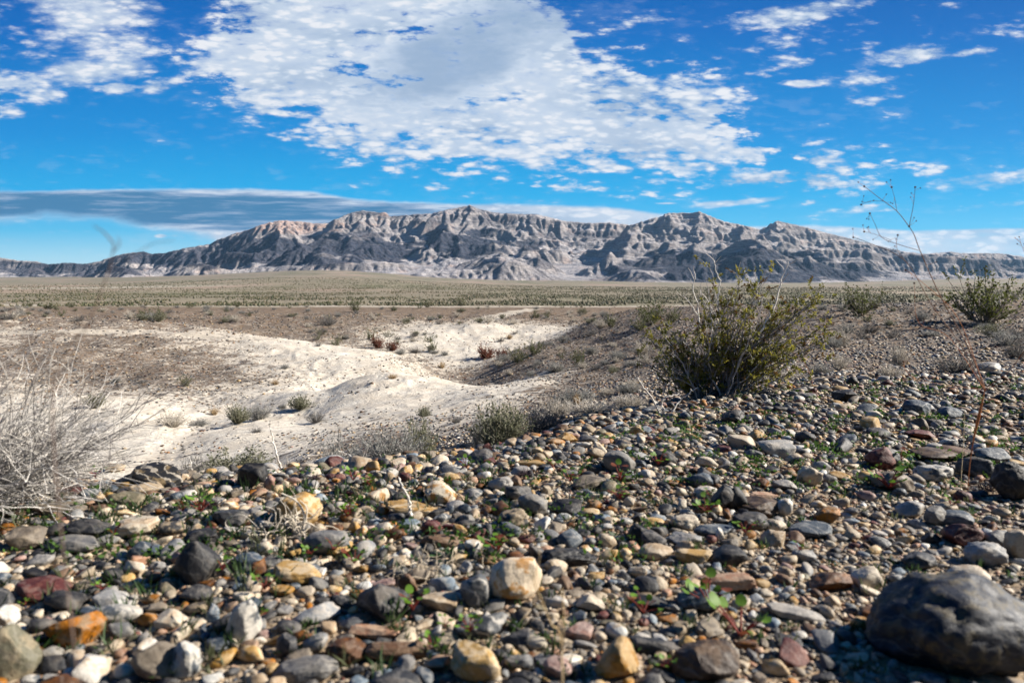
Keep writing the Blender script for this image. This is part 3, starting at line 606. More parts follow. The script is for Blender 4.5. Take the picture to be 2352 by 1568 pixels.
ZM = {1: (0, 1033.6, .3418), 2: (746.5, 1033.6, .3418), 3: (1550.4, 1033.6, .341), 0: (0, 0, 1.0)}
HERO = [
 # zoom, centre x, y, width, height, colour, style, roll, short name, rest of label
 (3,1870,1195,1130,745,'mottle','round',6,'huge mottled blue-grey boulder','filling the lower right corner, ochre streaks on top'),
 (1,1070,172,350,185,'blackvein','round',-14,'black tan-veined oval rock','tilted on the gravel edge before the white slope'),
 (1,1700,165,235,185,'black','peak',5,'black peaked rock','standing on the gravel edge, pink stone at its foot'),
 (1,1165,282,100,68,'maroon','block',-3,'small maroon brick-shaped stone','in front of the black tan-veined rock'),
 (1,870,335,255,125,'olive','round',-16,'tilted olive-grey slab','in front of and left of the tan-veined rock'),
 (1,390,405,390,95,'taupe','round',0,'long flat taupe slab','beside grass under the pale dead shrub'),
 (1,120,425,210,75,'dbrown','round',0,'flat dark brown stone','at the left edge under the dead shrub'),
 (1,590,540,300,145,'char','lump',-5,'rust-speckled black rock','behind the cream lumpy rock at left'),
 (1,905,545,350,160,'cream','lump',4,'cream lumpy rock','right of the rust-speckled black rock'),
 (1,180,615,230,160,'taupe','block',-8,'taupe angular rock','at the left edge beside dark grass'),
 (1,500,650,385,115,'grey','round',-2,'long flat grey rock','left of the dark blue egg stone'),
 (1,950,680,160,125,'slate','round',10,'dark blue egg stone','left of the large charcoal upright rock'),
 (1,1365,590,225,120,'char','lump',0,'speckled black stone','just behind the charcoal upright rock'),
 (1,1325,755,315,320,'char','peak',-6,'charcoal upright rock','large and matte, seedlings at its right foot'),
 (1,1740,800,125,110,'rust','block',0,'cracked brown cube stone','below the pale cream thumb stone'),
 (1,1780,670,120,110,'cream','round',0,'pale cream thumb stone','above the cracked brown cube stone'),
 (1,2005,838,340,155,'honey','round',-10,'ochre and white elongated stone','in the left foreground, right of the brown cube'),
 (1,2210,625,330,190,'grey','round',3,'smooth grey rock','behind the orange stone near dry white roots'),
 (1,2270,670,220,115,'honey','round',3,'orange-yellow rounded stone','in front of the smooth grey rock'),
 (1,290,950,390,190,'maroon','round',-10,'maroon wedge-shaped rock','in the left foreground above pale stones'),
 (1,762,845,145,115,'black','round',0,'small black egg stone','left of the charcoal upright rock'),
 (1,540,1215,355,250,'orange','block',3,'orange rust block','in the left foreground, blurred'),
 (1,90,1380,330,390,'olive','block',-20,'big tan-olive angular rock','at the lower left corner'),
 (1,55,1125,150,145,'white','round',0,'white rounded stone','at the left edge above the tan-olive rock'),
 (1,1155,1160,215,125,'cream','block',3,'pale cream flat stone','right of the orange rust block'),
 (1,1650,1150,225,285,'mottlew','peak',0,'grey and tan striped upright rock','between grass tufts in the left foreground'),
 (1,1060,1440,320,270,'taupe','round',-18,'smooth brown boulder','at the bottom edge left of the mottled grey one'),
 (1,1255,1420,220,260,'mottlew','lump',0,'mottled grey and white boulder','at the bottom edge beside the smooth brown one'),
 (1,1945,1215,185,110,'dark','round',0,'flat dark grey stone','on top of the dark squarish stone'),
 (1,1930,1330,160,160,'dark','block',0,'dark squarish stone','below the flat dark grey stone'),
 (1,2050,1490,480,190,'grey','round',8,'broad grey-brown boulder','cut by the bottom edge left of centre'),
 (1,2000,400,340,250,'honey','lump',0,'honey-coloured cracked rock','wrapped by dry white roots'),
 (1,1555,455,250,125,'dark','block',-5,'dark flat stone','behind grass left of the white roots'),
 (1,1000,1340,190,125,'white','round',-8,'white oval stone','in the lower left foreground'),
 (1,1325,980,215,125,'dark','round',0,'dark rounded stone','below the charcoal upright rock'),
 (1,2203,1120,72,70,'white','round',0,'small white round pebble','like a ball, left of centre foreground'),
 (1,1240,430,190,60,'lgrey','round',0,'pale grey stone in greens','among seedlings behind the cream lumpy rock'),
 (1,1810,220,90,110,'pink','block',-30,'pink leaning stone','at the foot of the black peaked rock'),
 (1,770,120,150,60,'tan','round',-5,'tan flat stone on the rim','between dead shrub and tan-veined rock'),
 (1,1970,105,90,70,'honey','block',0,'small honey stone on the rim','right of the black peaked rock'),
 (2,780,285,225,155,'whiteorange','block',0,'white block with orange edge','behind the long honey slab'),
 (2,610,390,430,120,'honey','block',-8,'long honey ochre slab','beside an upright white thorny twig'),
 (2,875,375,125,80,'lgrey','round',0,'pale grey nodule','at the right end of the honey slab'),
 (2,1180,230,175,105,'lgrey','lump',0,'grey-tan speckled rock','behind the dark grey square rock'),
 (2,1300,300,190,135,'dark','block',3,'dark grey square rock','behind the grey egg boulder'),
 (2,1395,370,205,165,'grey','round',-25,'grey egg-shaped boulder','in the middle, left of the black flat rock'),
 (2,1620,385,225,105,'black','block',5,'black flat pitted rock','right of the grey egg-shaped boulder'),
 (2,1975,80,235,165,'grey','round',-20,'big grey-brown oval boulder','standing near the bank edge right of centre'),
 (2,2280,60,165,110,'char','round',0,'black speckled round boulder','right of the big grey-brown oval one'),
 (2,1775,220,235,110,'taupe','round',5,'flat beige oval rock','in front of the big grey-brown boulder'),
 (2,1385,88,225,55,'ochre','block',0,'long yellow bar-shaped stone','near the bank edge in the middle'),
 (2,1110,75,105,60,'maroon','block',0,'violet maroon stone','left of the yellow bar-shaped stone'),
 (2,325,105,115,95,'ochre','peak',10,'orange-brown pointed stone','on the bank edge before a grey shrub'),
 (2,1270,460,225,140,'conglo','lump',0,'dark conglomerate rock','below the grey egg-shaped boulder'),
 (2,720,520,145,110,'maroon','lump',0,'maroon-brown lump','right of the light blue flat stone'),
 (2,575,495,135,55,'blue','round',0,'light blue flat stone','at the foot of the white thorny twig'),
 (2,785,622,285,90,'brown','block',-5,'brown slab','below the maroon-brown lump'),
 (2,1000,655,130,80,'white','lump',-10,'white twisted nodule','above the large tan-ochre boulder'),
 (2,1630,725,430,145,'black','lump',-4,'long black lumpy rock','right of the large tan-ochre boulder'),
 (2,1280,885,380,320,'whiteorange','round',6,'large round tan-ochre boulder','in the middle of the foreground'),
 (2,1005,950,200,235,'stripe','round',-12,'banded grey egg-shaped stone','leaning on the large tan-ochre boulder'),
 (2,395,1035,400,300,'dark','block',-14,'charcoal angular rock','with pale veins, left of the banded egg stone'),
 (2,560,905,130,160,'brown','block',30,'rust-brown leaning slab','behind the charcoal angular rock'),
 (2,228,985,140,80,'orange','round',-8,'orange flat pebble','left of the charcoal angular rock'),
 (2,262,918,118,80,'white','round',0,'white dome pebble','behind the orange flat pebble'),
 (2,775,1040,265,150,'tan','block',0,'tan blended stone','between charcoal angular rock and banded egg stone'),
 (2,1050,1190,380,190,'stripe','block',12,'striated grey-green slab','below the banded egg stone'),
 (2,490,1355,440,160,'brown','round',-4,'long brown slab','near the bottom edge, joined to a rusty black rock'),
 (2,145,1365,310,180,'rust','lump',0,'rusty black rock','left end of the long brown slab'),
 (2,335,1240,390,105,'salmon','block',-5,'salmon slab','above the long brown slab'),
 (2,1015,1450,355,250,'honey','block',-8,'big ochre boulder','at the bottom edge in the middle'),
 (2,1960,1425,330,300,'ochre','block',10,'mustard flat-faced slab','standing at the bottom edge right of centre'),
 (2,1300,1425,205,125,'grey','round',0,'grey round stone','between the ochre boulder and mustard slab'),
 (2,1340,1540,250,90,'black','round',0,'black stone at the bottom edge','right of the big ochre boulder'),
 (2,1560,1480,210,155,'pink','round',-10,'pinkish smooth stone','left of the mustard slab'),
 (2,1780,1030,200,140,'cream','block',0,'white-cream wedge','right of the large tan-ochre boulder'),
 (2,1705,1220,205,130,'pink','block',0,'dusty rose-brown block','above the mustard slab'),
 (2,2220,695,240,115,'tan','round',4,'tan flat stone','right of the long black lumpy rock'),
 (2,2210,490,150,80,'honey','round',-4,'golden tan oval stone','behind the jagged black stone'),
 (2,2110,565,180,140,'black','peak',0,'jagged black stone','above the tan flat stone'),
 (2,1775,422,140,60,'honey','round',0,'small orange-tan oval pebble','right of the black flat pitted rock'),
 (2,1820,845,130,55,'ochre','block',5,'mustard yellow pebble','below the long black lumpy rock'),
 (2,2210,1325,340,125,'dark','round',-3,'dark flat grey slab','right of the mustard slab top'),
 (2,2200,1030,260,110,'black','block',-15,'black shaded stone','between seedling and tan flat stone'),
 (2,1430,10,90,60,'honey','block',-10,'small ochre stone at the rim','behind the yellow bar-shaped stone'),
 (3,330,325,185,180,'char','peak',-4,'pointed charcoal rock','like a small peak beside a white porous stone'),
 (3,560,390,300,140,'dbrown','lump',0,'rough brown-black rock','right of the pointed charcoal rock'),
 (3,500,490,255,130,'char','lump',0,'dark pitted rock','in front of the rough brown-black rock'),
 (3,735,385,110,130,'white','lump',0,'white knobbly stone','at the right end of the rough brown-black rock'),
 (3,585,312,220,50,'salmon','block',-6,'flat orange sliver','lying behind the rough brown-black rock'),
 (3,200,290,160,100,'white','lump',0,'white porous stone','left of the pointed charcoal rock'),
 (3,1385,60,200,165,'maroon','peak',-16,'dark maroon standing rock','in shade near the thin reddish weed'),
 (3,1465,222,290,150,'taupe','block',-16,'tilted brown-taupe slab','below the dark maroon standing rock'),
 (3,1730,165,250,125,'mottlew','lump',4,'striped grey lump','right of the tilted brown-taupe slab'),
 (3,1740,50,310,95,'dbrown','round',0,'long dark brown rock','right of the dark maroon standing rock'),
 (3,2130,55,235,105,'slate','round',0,'dark slate rock','right of the reddish weed'),
 (3,2265,215,270,270,'black','lump',0,'big black knobbly rock','at the right edge'),
 (3,1580,402,185,120,'lgrey','round',8,'speckled grey oval stone','left of the slate-blue rock'),
 (3,1745,450,150,140,'grey','round',-12,'grey slanted stone','just left of the slate-blue rock'),
 (3,1880,475,235,110,'slate','round',4,'slate-blue rock','behind the maroon-pink block'),
 (3,1930,575,250,175,'maroon','block',4,'maroon-pink block','bright among grey stones on the right'),
 (3,2185,600,195,130,'grey','round',0,'grey-taupe stone','right of the maroon-pink block'),
 (3,2295,640,180,205,'tan','round',10,'beige upright stone','at the right edge above the huge boulder'),
 (3,2080,715,275,180,'lgrey','lump',4,'pale grey knobbly rock','below the maroon-pink block'),
 (3,1960,860,260,155,'cream','round',6,'pale beige smooth stone','behind the top of the huge boulder'),
 (3,1020,447,180,115,'orange','peak',5,'orange-grey wedge','behind the long slate stone'),
 (3,920,548,325,115,'slate','round',-3,'long slate stone','in the right middle foreground'),
 (3,660,600,180,125,'tan','block',4,'tan-grey angular stone','left of the long slate stone'),
 (3,255,548,285,95,'slate','round',4,'slate stone with white line','behind a small white upright pebble'),
 (3,300,570,62,92,'white','peak',0,'small white upright pebble','before the slate stone with a white line'),
 (3,345,720,270,140,'char','round',8,'charcoal smooth rock','below the small white upright pebble'),
 (3,120,725,260,110,'honey','block',3,'golden tan slab','left of the charcoal smooth rock'),
 (3,330,895,410,150,'salmon','block',8,'salmon orange long rock','in the lower right foreground'),
 (3,185,1010,385,185,'slate','lump',10,'blue-slate pitted boulder','below the salmon orange long rock'),
 (3,1030,890,300,155,'rust','block',6,'rust-brown rock','left of the cream ridged stone'),
 (3,1290,870,205,150,'cream','block',0,'cream ridged stone','just left of the huge boulder top'),
 (3,815,1105,390,115,'lgrey','round',-8,'long pale grey curved rock','in front of the dark shadow of the huge boulder'),
 (3,200,1450,480,290,'dbrown','round',8,'dark brown boulder','cut by the bottom edge'),
 (3,900,180,165,145,'cream','lump',0,'cream porous cone-shaped stone','right of the pale grey slab'),
 (3,1100,180,145,60,'ochre','round',-3,'small ochre oval stone','right of the cream porous stone'),
 (3,740,250,180,80,'lgrey','block',-12,'pale grey slab','left of the cream porous stone'),
 (3,70,490,205,120,'cream','lump',0,'cream rounded porous stone','left of the slate stone with a white line'),
 (3,1640,760,260,125,'dark','block',-6,'dark grey flat rock','right behind the huge boulder'),
 (3,865,725,160,90,'lgrey','round',0,'light grey round stone','below the long slate stone'),
 (3,60,605,230,90,'lgrey','block',0,'light grey mottled slab','below the cream rounded porous stone'),
 (0,1780,1028,92,46,'lgrey','round',-6,'large pale grey domed boulder','with green tufts at its front, right of centre'),
 (0,1685,958,58,34,'dark','lump',6,'dark cracked flat rock','just in front of the big creosote bush'),
 (0,1945,910,62,32,'char','block',-12,'dark angular slab on the rim','right of the creosote bush, tilted'),
 (0,2108,937,62,36,'slate','round',-4,'blue-grey rounded boulder','behind small greens on the right'),
 (0,2030,1050,66,50,'grey','round',6,'shaded grey stone','left of the long dark brown rock'),
 (0,2180,950,52,30,'slate','round',12,'slate oval stone by the weed','leaning right beside the reddish stem'),
 (0,2110,1000,70,24,'maroon','block',-4,'flat maroon-grey slab','right of the ochre angular stones'),
 (0,1998,972,48,30,'honey','block',0,'small honey angular stone','behind the slate slabs on the right'),
 (0,1120,1030,26,26,'maroon','block',0,'small dark red stone on the rim','left of the greenish jointfir shrub'),
 (0,1300,1004,54,28,'ochre','block',-12,'ochre and grey wedge','on the rim in front of the tangled twigs'),
 (0,1740,1000,44,26,'ochre','peak',0,'ochre pointed stone','behind the pale grey domed boulder'),
 (0,2270,845,56,26,'lgrey','round',10,'grey long pebble on the right rim','below the far dark shrub'),
 (0,2200,1045,90,26,'brown','block',-3,'flat brown slab','left of the reddish weed stem'),
 (0,1690,1145,46,60,'char','peak',4,'shaded black pointed stone','left of the brown-black rough rock'),
]
def place_stone(sx, syb, wpx, hpx):
    x, y, z = hit(sx, min(syb, 1640), .3); Y = y
    k = Y/FPX; th = math.atan2(EYE-z, math.hypot(x, y)); w = wpx*k; ha = hpx*k
    d = min(.85*w, .62*ha/max(math.sin(th), .08)); d = max(d, .35*w)
    h = max((ha-.62*d*math.sin(th))/math.cos(th), .28*ha)
    q = (y+d*.42)/y; x, y = x*q, y*q
    return x, y, ground_z(x, y), w*q, d, h*q
heroes = []
def build_heroes():
    for i, (zm, cx, cy, w, h, key, style, roll, short, rest) in enumerate(HERO):
        rng = np.random.default_rng(900+i); ox, oy, s = ZM[zm]
        sx, sy, w, h = ox+cx*s, oy+cy*s, w*s, h*s
        x, y, z, ww, dd, hh = place_stone(sx, sy+h*.5, w, h)
        px = w/2.3; n = 5 if px > 60 else 4 if px > 22 else 3
        V, F = rock(n, rng, style); V = V*np.array([ww, dd, hh*1.22])/2
        R = Matrix.Rotation(math.radians(-roll), 3, 'Y') @ Matrix.Rotation(rng.uniform(-.25, .25), 3, 'Z')
        V = V@np.array(R).T
        # keep the box after turning it
        e = V.max(0)-V.min(0); V = V*np.array([ww/e[0], 1, hh*1.2/e[2]]); V -= (V.max(0)+V.min(0))/2
        c1, c2 = scol(key, rng, .05)
        loc = (x, y, float(z)+hh*.42)
        if i == 0: V *= 1+.14*fbm3(V*16+3, 5, 3, .6)[:, None]
        me = mk_mesh('stone', V, F, {'Col': np.tile(c1, (len(V), 1)), 'Col2': np.tile(c2, (len(V), 1))}, mat=STONE)
        name = 'boulder' if 'boulder' in short else 'rock' if ('rock' in short or 'slab' in short) else 'stone'
        link(name, me, loc=loc, label=(short+' '+rest), category=name, group='stones lying on the gravel bank')
        heroes.append((sx, sy, w, h, short, x, y, ww, dd, key))
build_heroes()

PAL = (('tan', 17), ('cream', 14), ('white', 7), ('lgrey', 10), ('grey', 11), ('dark', 16), ('char', 14), ('slate', 7), ('blue', 3), ('taupe', 8), ('honey', 6), ('ochre', 3), ('brown', 4), ('rust', 7), ('salmon', 4), ('pink', 3), ('maroon', 3), ('mottlew', 2), ('whiteorange', 2), ('black', 2), ('conglo', 2), ('olive', 2), ('stripe', 1), ('orange', 4))
PK = [p[0] for p in PAL]; PW = np.array([p[1] for p in PAL], float); PW /= PW.sum()
CN = {'tan': 'tan', 'cream': 'cream', 'white': 'white', 'lgrey': 'light grey', 'grey': 'grey', 'dark': 'dark grey', 'char': 'charcoal', 'slate': 'slate blue', 'blue': 'pale blue', 'taupe': 'taupe', 'honey': 'honey yellow', 'ochre': 'ochre', 'brown': 'brown', 'rust': 'rust brown', 'salmon': 'salmon', 'pink': 'dusty pink', 'maroon': 'maroon', 'mottlew': 'grey-white mottled', 'whiteorange': 'white and orange', 'black': 'black', 'conglo': 'dark pebbly', 'olive': 'olive', 'stripe': 'striped grey', 'orange': 'orange', 'blackvein': 'veined black', 'mottle': 'mottled', 'dbrown': 'dark brown'}
def in_view(x, y, pad=.04):
    return abs(x/max(y, .01)) < .75+pad
def lip_r(az):      # ground distance of the lip of the bank along a bearing
    return np.interp(np.tan(az), [-1.5, -.75, -.54, -.37, -.18, .015, .2, .33, .52, .75, 1.5], [1.55, 1.65, 1.75, 1.9, 2.0, 2.25, 2.75, 3.2, 3.75, 4.3, 5.5])
def scatter_gravel():
    rng = np.random.default_rng(77)
    G = .0035; X0, X1, Y0, Y1 = -4.6, 4.6, .15, 5.4
    nx, ny = int((X1-X0)/G), int((Y1-Y0)/G); occ = np.zeros((ny, nx), bool)
    def mark(x, y, rx, ry, v=True):
        i0, i1 = int((x-rx-X0)/G), int((x+rx-X0)/G)+1; j0, j1 = int((y-ry-Y0)/G), int((y+ry-Y0)/G)+1
        i0 = max(i0, 0); j0 = max(j0, 0); i1 = min(i1, nx); j1 = min(j1, ny)
        if i1 <= i0 or j1 <= j0: return
        ii, jj = np.meshgrid(np.arange(i0, i1), np.arange(j0, j1))
        occ[j0:j1, i0:i1] |= (((ii+.5)*G+X0-x)/rx)**2+(((jj+.5)*G+Y0-y)/ry)**2 < 1
    for h in heroes: mark(h[5], h[6], h[7]*.46, h[8]*.46)
    S = []
    def throw(n, rlo, rhi, rmin, rmax, fill):
        az = rng.uniform(-.80, .80, n); t = rng.uniform(0, 1, n)**.75
        lr = lip_r(az); rr = rmin+(np.minimum(rmax, lr*1.16)-rmin)*t
        ok = rmin < lr*1.1
        x = rr*np.sin(az); y = rr*np.cos(az); R = rlo+(rhi-rlo)*rng.uniform(0, 1, n)**2.2
        R = np.sort(R)[::-1]*1.0; R = R*np.clip(rr/1.6, 1, 1.3)
        el = rng.uniform(.5, .92, n)
        for k in range(n):
            if not ok[k]: continue
            i = int((x[k]-X0)/G); j = int((y[k]-Y0)/G); q = int(R[k]*fill/G)
            if i-q < 0 or j-q < 0 or i+q >= nx or j+q >= ny: continue
            if occ[j, i] or occ[j, i+q] or occ[j, i-q] or occ[j+q, i] or occ[j-q, i]: continue
            S.append((x[k], y[k], R[k], el[k])); mark(x[k], y[k], R[k]*.88, R[k]*.88)
    throw(260, .022, .038, .5, 6, .9)
    throw(12000, .010, .021, .45, 6, .70)
    throw(45000, .006, .011, .45, 6, .72)
    throw(90000, .003, .006, .45, 2.6, .7)
    S = np.array(S); n = len(S)
    key = rng.choice(len(PK), n, p=PW)
    # colours of the finest stones lean sandy
    small = (S[:, 2] < .009) & (rng.uniform(0, 1, n) < .45); key[small] = rng.choice([0, 1, 9, 14], small.sum())
    Z = ground_z(S[:, 0], S[:, 1])
    pxs = S[:, 2]*2/np.hypot(S[:, 0], S[:, 1])*683
    vis = np.abs(S[:, 0]/S[:, 1]) < .76
    order = np.argsort(-np.where(vis & (S[:, 1] > .75), pxs, 0)); single = set(order[:170].tolist())
    protos = {l: [rock(l, np.random.default_rng(40*l+i), ('round', 'block', 'block', 'lump', 'round', 'block', 'peak', 'block')[i % 8]) for i in range(18)] for l in (1, 2, 3)}
    P0 = ICO[1][0]
    acc = []; off = 0; used = set()
    dirs = ('right of', 'behind', 'left of', 'in front of')
    for k in range(n):
        x, y, R, el = S[k]; lod = 3 if (pxs[k] > 16 or k in single) else 2 if pxs[k] > 5 else 1
        V, F = protos[lod][rng.integers(18)]
        a = rng.uniform(0, 6.283); fl = rng.uniform(.26, .66); tx, ty = rng.normal(0, .22, 2)
        M = Matrix.Rotation(tx, 3, 'X') @ Matrix.Rotation(ty, 3, 'Y') @ Matrix.Rotation(a, 3, 'Z')
        dims = np.array([R, R*el, R*fl])
        V = (V*dims)@np.array(M).T
        zc = Z[k]+R*fl*rng.uniform(.25, .7)
        kk = PK[key[k]]; c1, c2 = scol(kk, rng, .22)
        if k in single:
            me = mk_mesh('stone', V, F, {'Col': np.tile(c1, (len(V), 1)), 'Col2': np.tile(c2, (len(V), 1))}, mat=STONE)
            # label: colour, size, form and the nearest named neighbour
            sx = 1176+x/y*FPX; d = pdir(sx, 784); e_ = (zc-EYE)/y; sy = 784-FPX*(e_*cp+sp)/(cp-e_*sp)
            form = 'flat' if fl < .5 else 'round' if el > .85 else 'oval'
            size = 'large' if R > .035 else 'mid-sized' if R > .024 else 'small'
            lab = None
            for h in sorted(heroes, key=lambda h: (h[0]-sx)**2+4*(h[1]-sy)**2):
                dx, dy = sx-h[0], (sy-h[1])*1.6
                dr = (('right of' if dx > 0 else 'left of') if abs(dx) > abs(dy) else ('in front of' if dy > 0 else 'behind'))
                lab = '%s %s %s stone %s the %s' % (size, CN[kk], form, dr, h[4])
                if (CN[kk], dr, h[4]) not in used and len(lab.split()) <= 16: used.add((CN[kk], dr, h[4])); break
            link('stone', me, loc=(x, y, zc), label=lab, category='stone', group='stones lying on the gravel bank')
        else:
            acc.append((V+np.array([x, y, zc]), F+off, c1, c2)); off += len(V)
    # --- the slopes and flats beyond the lip: loose stones where the ground is gravelly
    m = 52000
    az = rng.uniform(-.72, .72, m); lr = lip_r(az); r = np.exp(np.log(lr*1.1)+(np.log(75)-np.log(lr*1.1))*rng.uniform(0, 1, m)**.9)
    x = r*np.sin(az); y = r*np.cos(az); cv = cover_at(x, y); cl = fbm2(x*.5, y*.5, 3, 91)
    keep = rng.uniform(0, 1, m) < np.clip(cv*1.15-.06+cl*.9, .05, 1); x, y, r, cv = x[keep], y[keep], r[keep], cv[keep]; m = len(x)
    R = r/683*rng.uniform(.55, 1.0, m)*np.where(rng.uniform(0, 1, m) < .05, 1.8, 1.0)+rng.uniform(.004, .012, m)
    R = np.minimum(R, .085); z = ground_z(x, y); kk = rng.choice(len(PK), m, p=PW)
    far = (r > 9) & (rng.uniform(0, 1, m) < .5); kk[far] = rng.choice([4, 5, 9, 12], far.sum())
    C1 = np.array([K[p][0]+(K[p][2],) for p in PK])[kk]; C2 = np.array([K[p][1]+(K[p][3],) for p in PK])[kk]
    sv = rng.uniform(.75, 1.2, (m, 1)); C1[:, :3] *= sv
    for pi in range(18):
        idx = np.nonzero(np.arange(m) % 18 == pi)[0]
        Vp, Fp = protos[1][pi]; nv = len(Vp)
        a = rng.uniform(0, 6.283, len(idx)); ca, sa = np.cos(a), np.sin(a)
        sx_ = R[idx]; sy_ = R[idx]*rng.uniform(.6, .95, len(idx)); sz_ = R[idx]*rng.uniform(.35, .7, len(idx))
        L = Vp[None]*np.stack([sx_, sy_, sz_], 1)[:, None, :]
        G_ = np.stack([L[..., 0]*ca[:, None]-L[..., 1]*sa[:, None]+x[idx][:, None], L[..., 0]*sa[:, None]+L[..., 1]*ca[:, None]+y[idx][:, None], L[..., 2]+z[idx][:, None]+sz_[:, None]*.35], -1).reshape(-1, 3)
        Fa = (Fp[None]+(np.arange(len(idx))*nv)[:, None, None]).reshape(-1, 3)+off
        acc.append((G_, Fa, np.repeat(C1[idx], nv, 0), np.repeat(C2[idx], nv, 0))); off += len(G_)
    V = np.concatenate([a[0] for a in acc]); F = np.concatenate([a[1] for a in acc])
    A1 = np.concatenate([np.tile(a[2], (len(a[0]), 1)) if a[2].ndim == 1 else a[2] for a in acc]); A2 = np.concatenate([np.tile(a[3], (len(a[0]), 1)) if a[3].ndim == 1 else a[3] for a in acc])
    me = mk_mesh('gravel', V, F, {'Col': A1, 'Col2': A2}, mat=STONE)
    link('gravel', me, kind='stuff', label='multicoloured pebbles covering the bank and the slopes behind it', category='gravel')
    print('GRAVEL stones', n, 'slope', m, 'faces', len(F))
scatter_gravel()
# ------------------------------------------------------------------ plants
def plant_mat(name, rough=.8, trans=0.0):
    m = bpy.data.materials.new(name); m.use_nodes = True; T = NT(m.node_tree); T.n.clear()
    a = T.new('ShaderNodeAttribute', attribute_name='Col'); geo = T.new('ShaderNodeNewGeometry')
    n = T.noise(geo.outputs['Position'], 70, 3, .6)
    hv = T.new('ShaderNodeHueSaturation'); T.put(hv.inputs['Value'], T.math('MULTIPLY_ADD', n, 1.2, .4)); T.put(hv.inputs['Color'], a.outputs[0])
    b = T.new('ShaderNodeBsdfPrincipled'); T.put(b.inputs['Base Color'], hv.outputs[0]); b.inputs['Roughness'].default_value = rough; b.inputs['Specular IOR Level'].default_value = .3
    o = T.new('ShaderNodeOutputMaterial')
    if trans:
        t = T.new('ShaderNodeBsdfTranslucent'); T.put(t.inputs[0], hv.outputs[0]); mx = T.new('ShaderNodeMixShader'); mx.inputs[0].default_value = trans
        T.l.new(b.outputs[0], mx.inputs[1]); T.l.new(t.outputs[0], mx.inputs[2]); T.l.new(mx.outputs[0], o.inputs[0])
    else: T.l.new(b.outputs[0], o.inputs[0])
    return m
BARK = plant_mat('bark', .85); LEAF = plant_mat('leaf', .55, .4)
class MB:
    def __init__(s): s.V = []; s.Q = []; s.T = []; s.Cc = []; s.n = 0
    def tube(s, P, r0, r1, col, sides=3, col2=None):
        P = np.asarray(P, float); n = len(P); t = np.gradient(P, axis=0); t /= np.linalg.norm(t, axis=1)[:, None]+1e-9
        a = np.cross(t, [0.13, 0.31, 0.94]); a /= np.linalg.norm(a, axis=1)[:, None]+1e-9; b = np.cross(t, a)
        th = np.arange(sides)*2*math.pi/sides; r = np.linspace(r0, r1, n) if np.isscalar(r0) else np.asarray(r0)
        R = P[:, None]+r[:, None, None]*(np.cos(th)[None, :, None]*a[:, None]+np.sin(th)[None, :, None]*b[:, None])
        s.V.append(R.reshape(-1, 3)); s.Q.append(grid_faces(n, sides, True)+s.n)
        c = np.asarray(col, float); c2 = c if col2 is None else np.asarray(col2, float); w = np.linspace(0, 1, n)[:, None, None]
        s.Cc.append(np.broadcast_to(c*(1-w)+c2*w, (n, sides, 3)).reshape(-1, 3)); s.n += n*sides
    def leaves(s, P, D, L, Wd, col, rng, var=.25, k=4):
        """P (n,3) bases, D (n,3) directions; pointed little blades"""
        n = len(P)
        if not n: return
        P = np.asarray(P, float); D = np.asarray(D, float); D = D/(np.linalg.norm(D, axis=1)[:, None]+1e-9)
        side = np.cross(D, rng.normal(size=(n, 3))); side /= np.linalg.norm(side, axis=1)[:, None]+1e-9
        nn = np.cross(D, side); L = np.broadcast_to(L, n)[:, None]; Wd = np.broadcast_to(Wd, n)[:, None]
        V = np.stack([P, P+D*L*.5+side*Wd*.5+nn*L*.06, P+D*L, P+D*L*.5-side*Wd*.5+nn*L*.06], 1)
        s.V.append(V.reshape(-1, 3)); s.Q.append(np.arange(4*n).reshape(n, 4)+s.n); s.n += 4*n
        c = np.asarray(col, float)*rng.uniform(1-var, 1+var, (n, 1)); s.Cc.append(np.repeat(np.broadcast_to(c, (n, 3)), 4, 0))
    def tri(s, V, F, col):
        s.V.append(V); s.T.append(F+s.n); s.n += len(V); s.Cc.append(np.broadcast_to(np.asarray(col, float), (len(V), 3)))
    def mesh(s, name, mat, smooth=True):
        V = np.concatenate(s.V); Cc = np.concatenate(s.Cc); F = []
        if s.Q: F.append(np.concatenate(s.Q))
        if s.T: F.append(np.concatenate(s.T))
        return mk_mesh(name, V, F, {'Col': np.concatenate([Cc, np.ones((len(Cc), 1))], 1)}, smooth, mat)
def wander(rng, p, d, L, n=6, curl=.15, up=0.0, bend=None):
    P = [np.array(p, float)]; d = np.array(d, float); d /= np.linalg.norm(d)
    for i in range(n-1):
        d = d+rng.normal(0, curl, 3)+np.array([0, 0, up])
        if bend is not None: d = d+bend
        d /= np.linalg.norm(d); P.append(P[-1]+d*L/(n-1))
    return np.array(P)
def vary(rng, c, v=.2): return np.array(c)*rng.uniform(1-v, 1+v)
def empty(name, loc, **props):
    o = bpy.data.objects.new(name, None); o.empty_display_size = .1; C.objects.link(o); o.location = loc
    for k, v in props.items():
        if v: o[k] = v
    return o

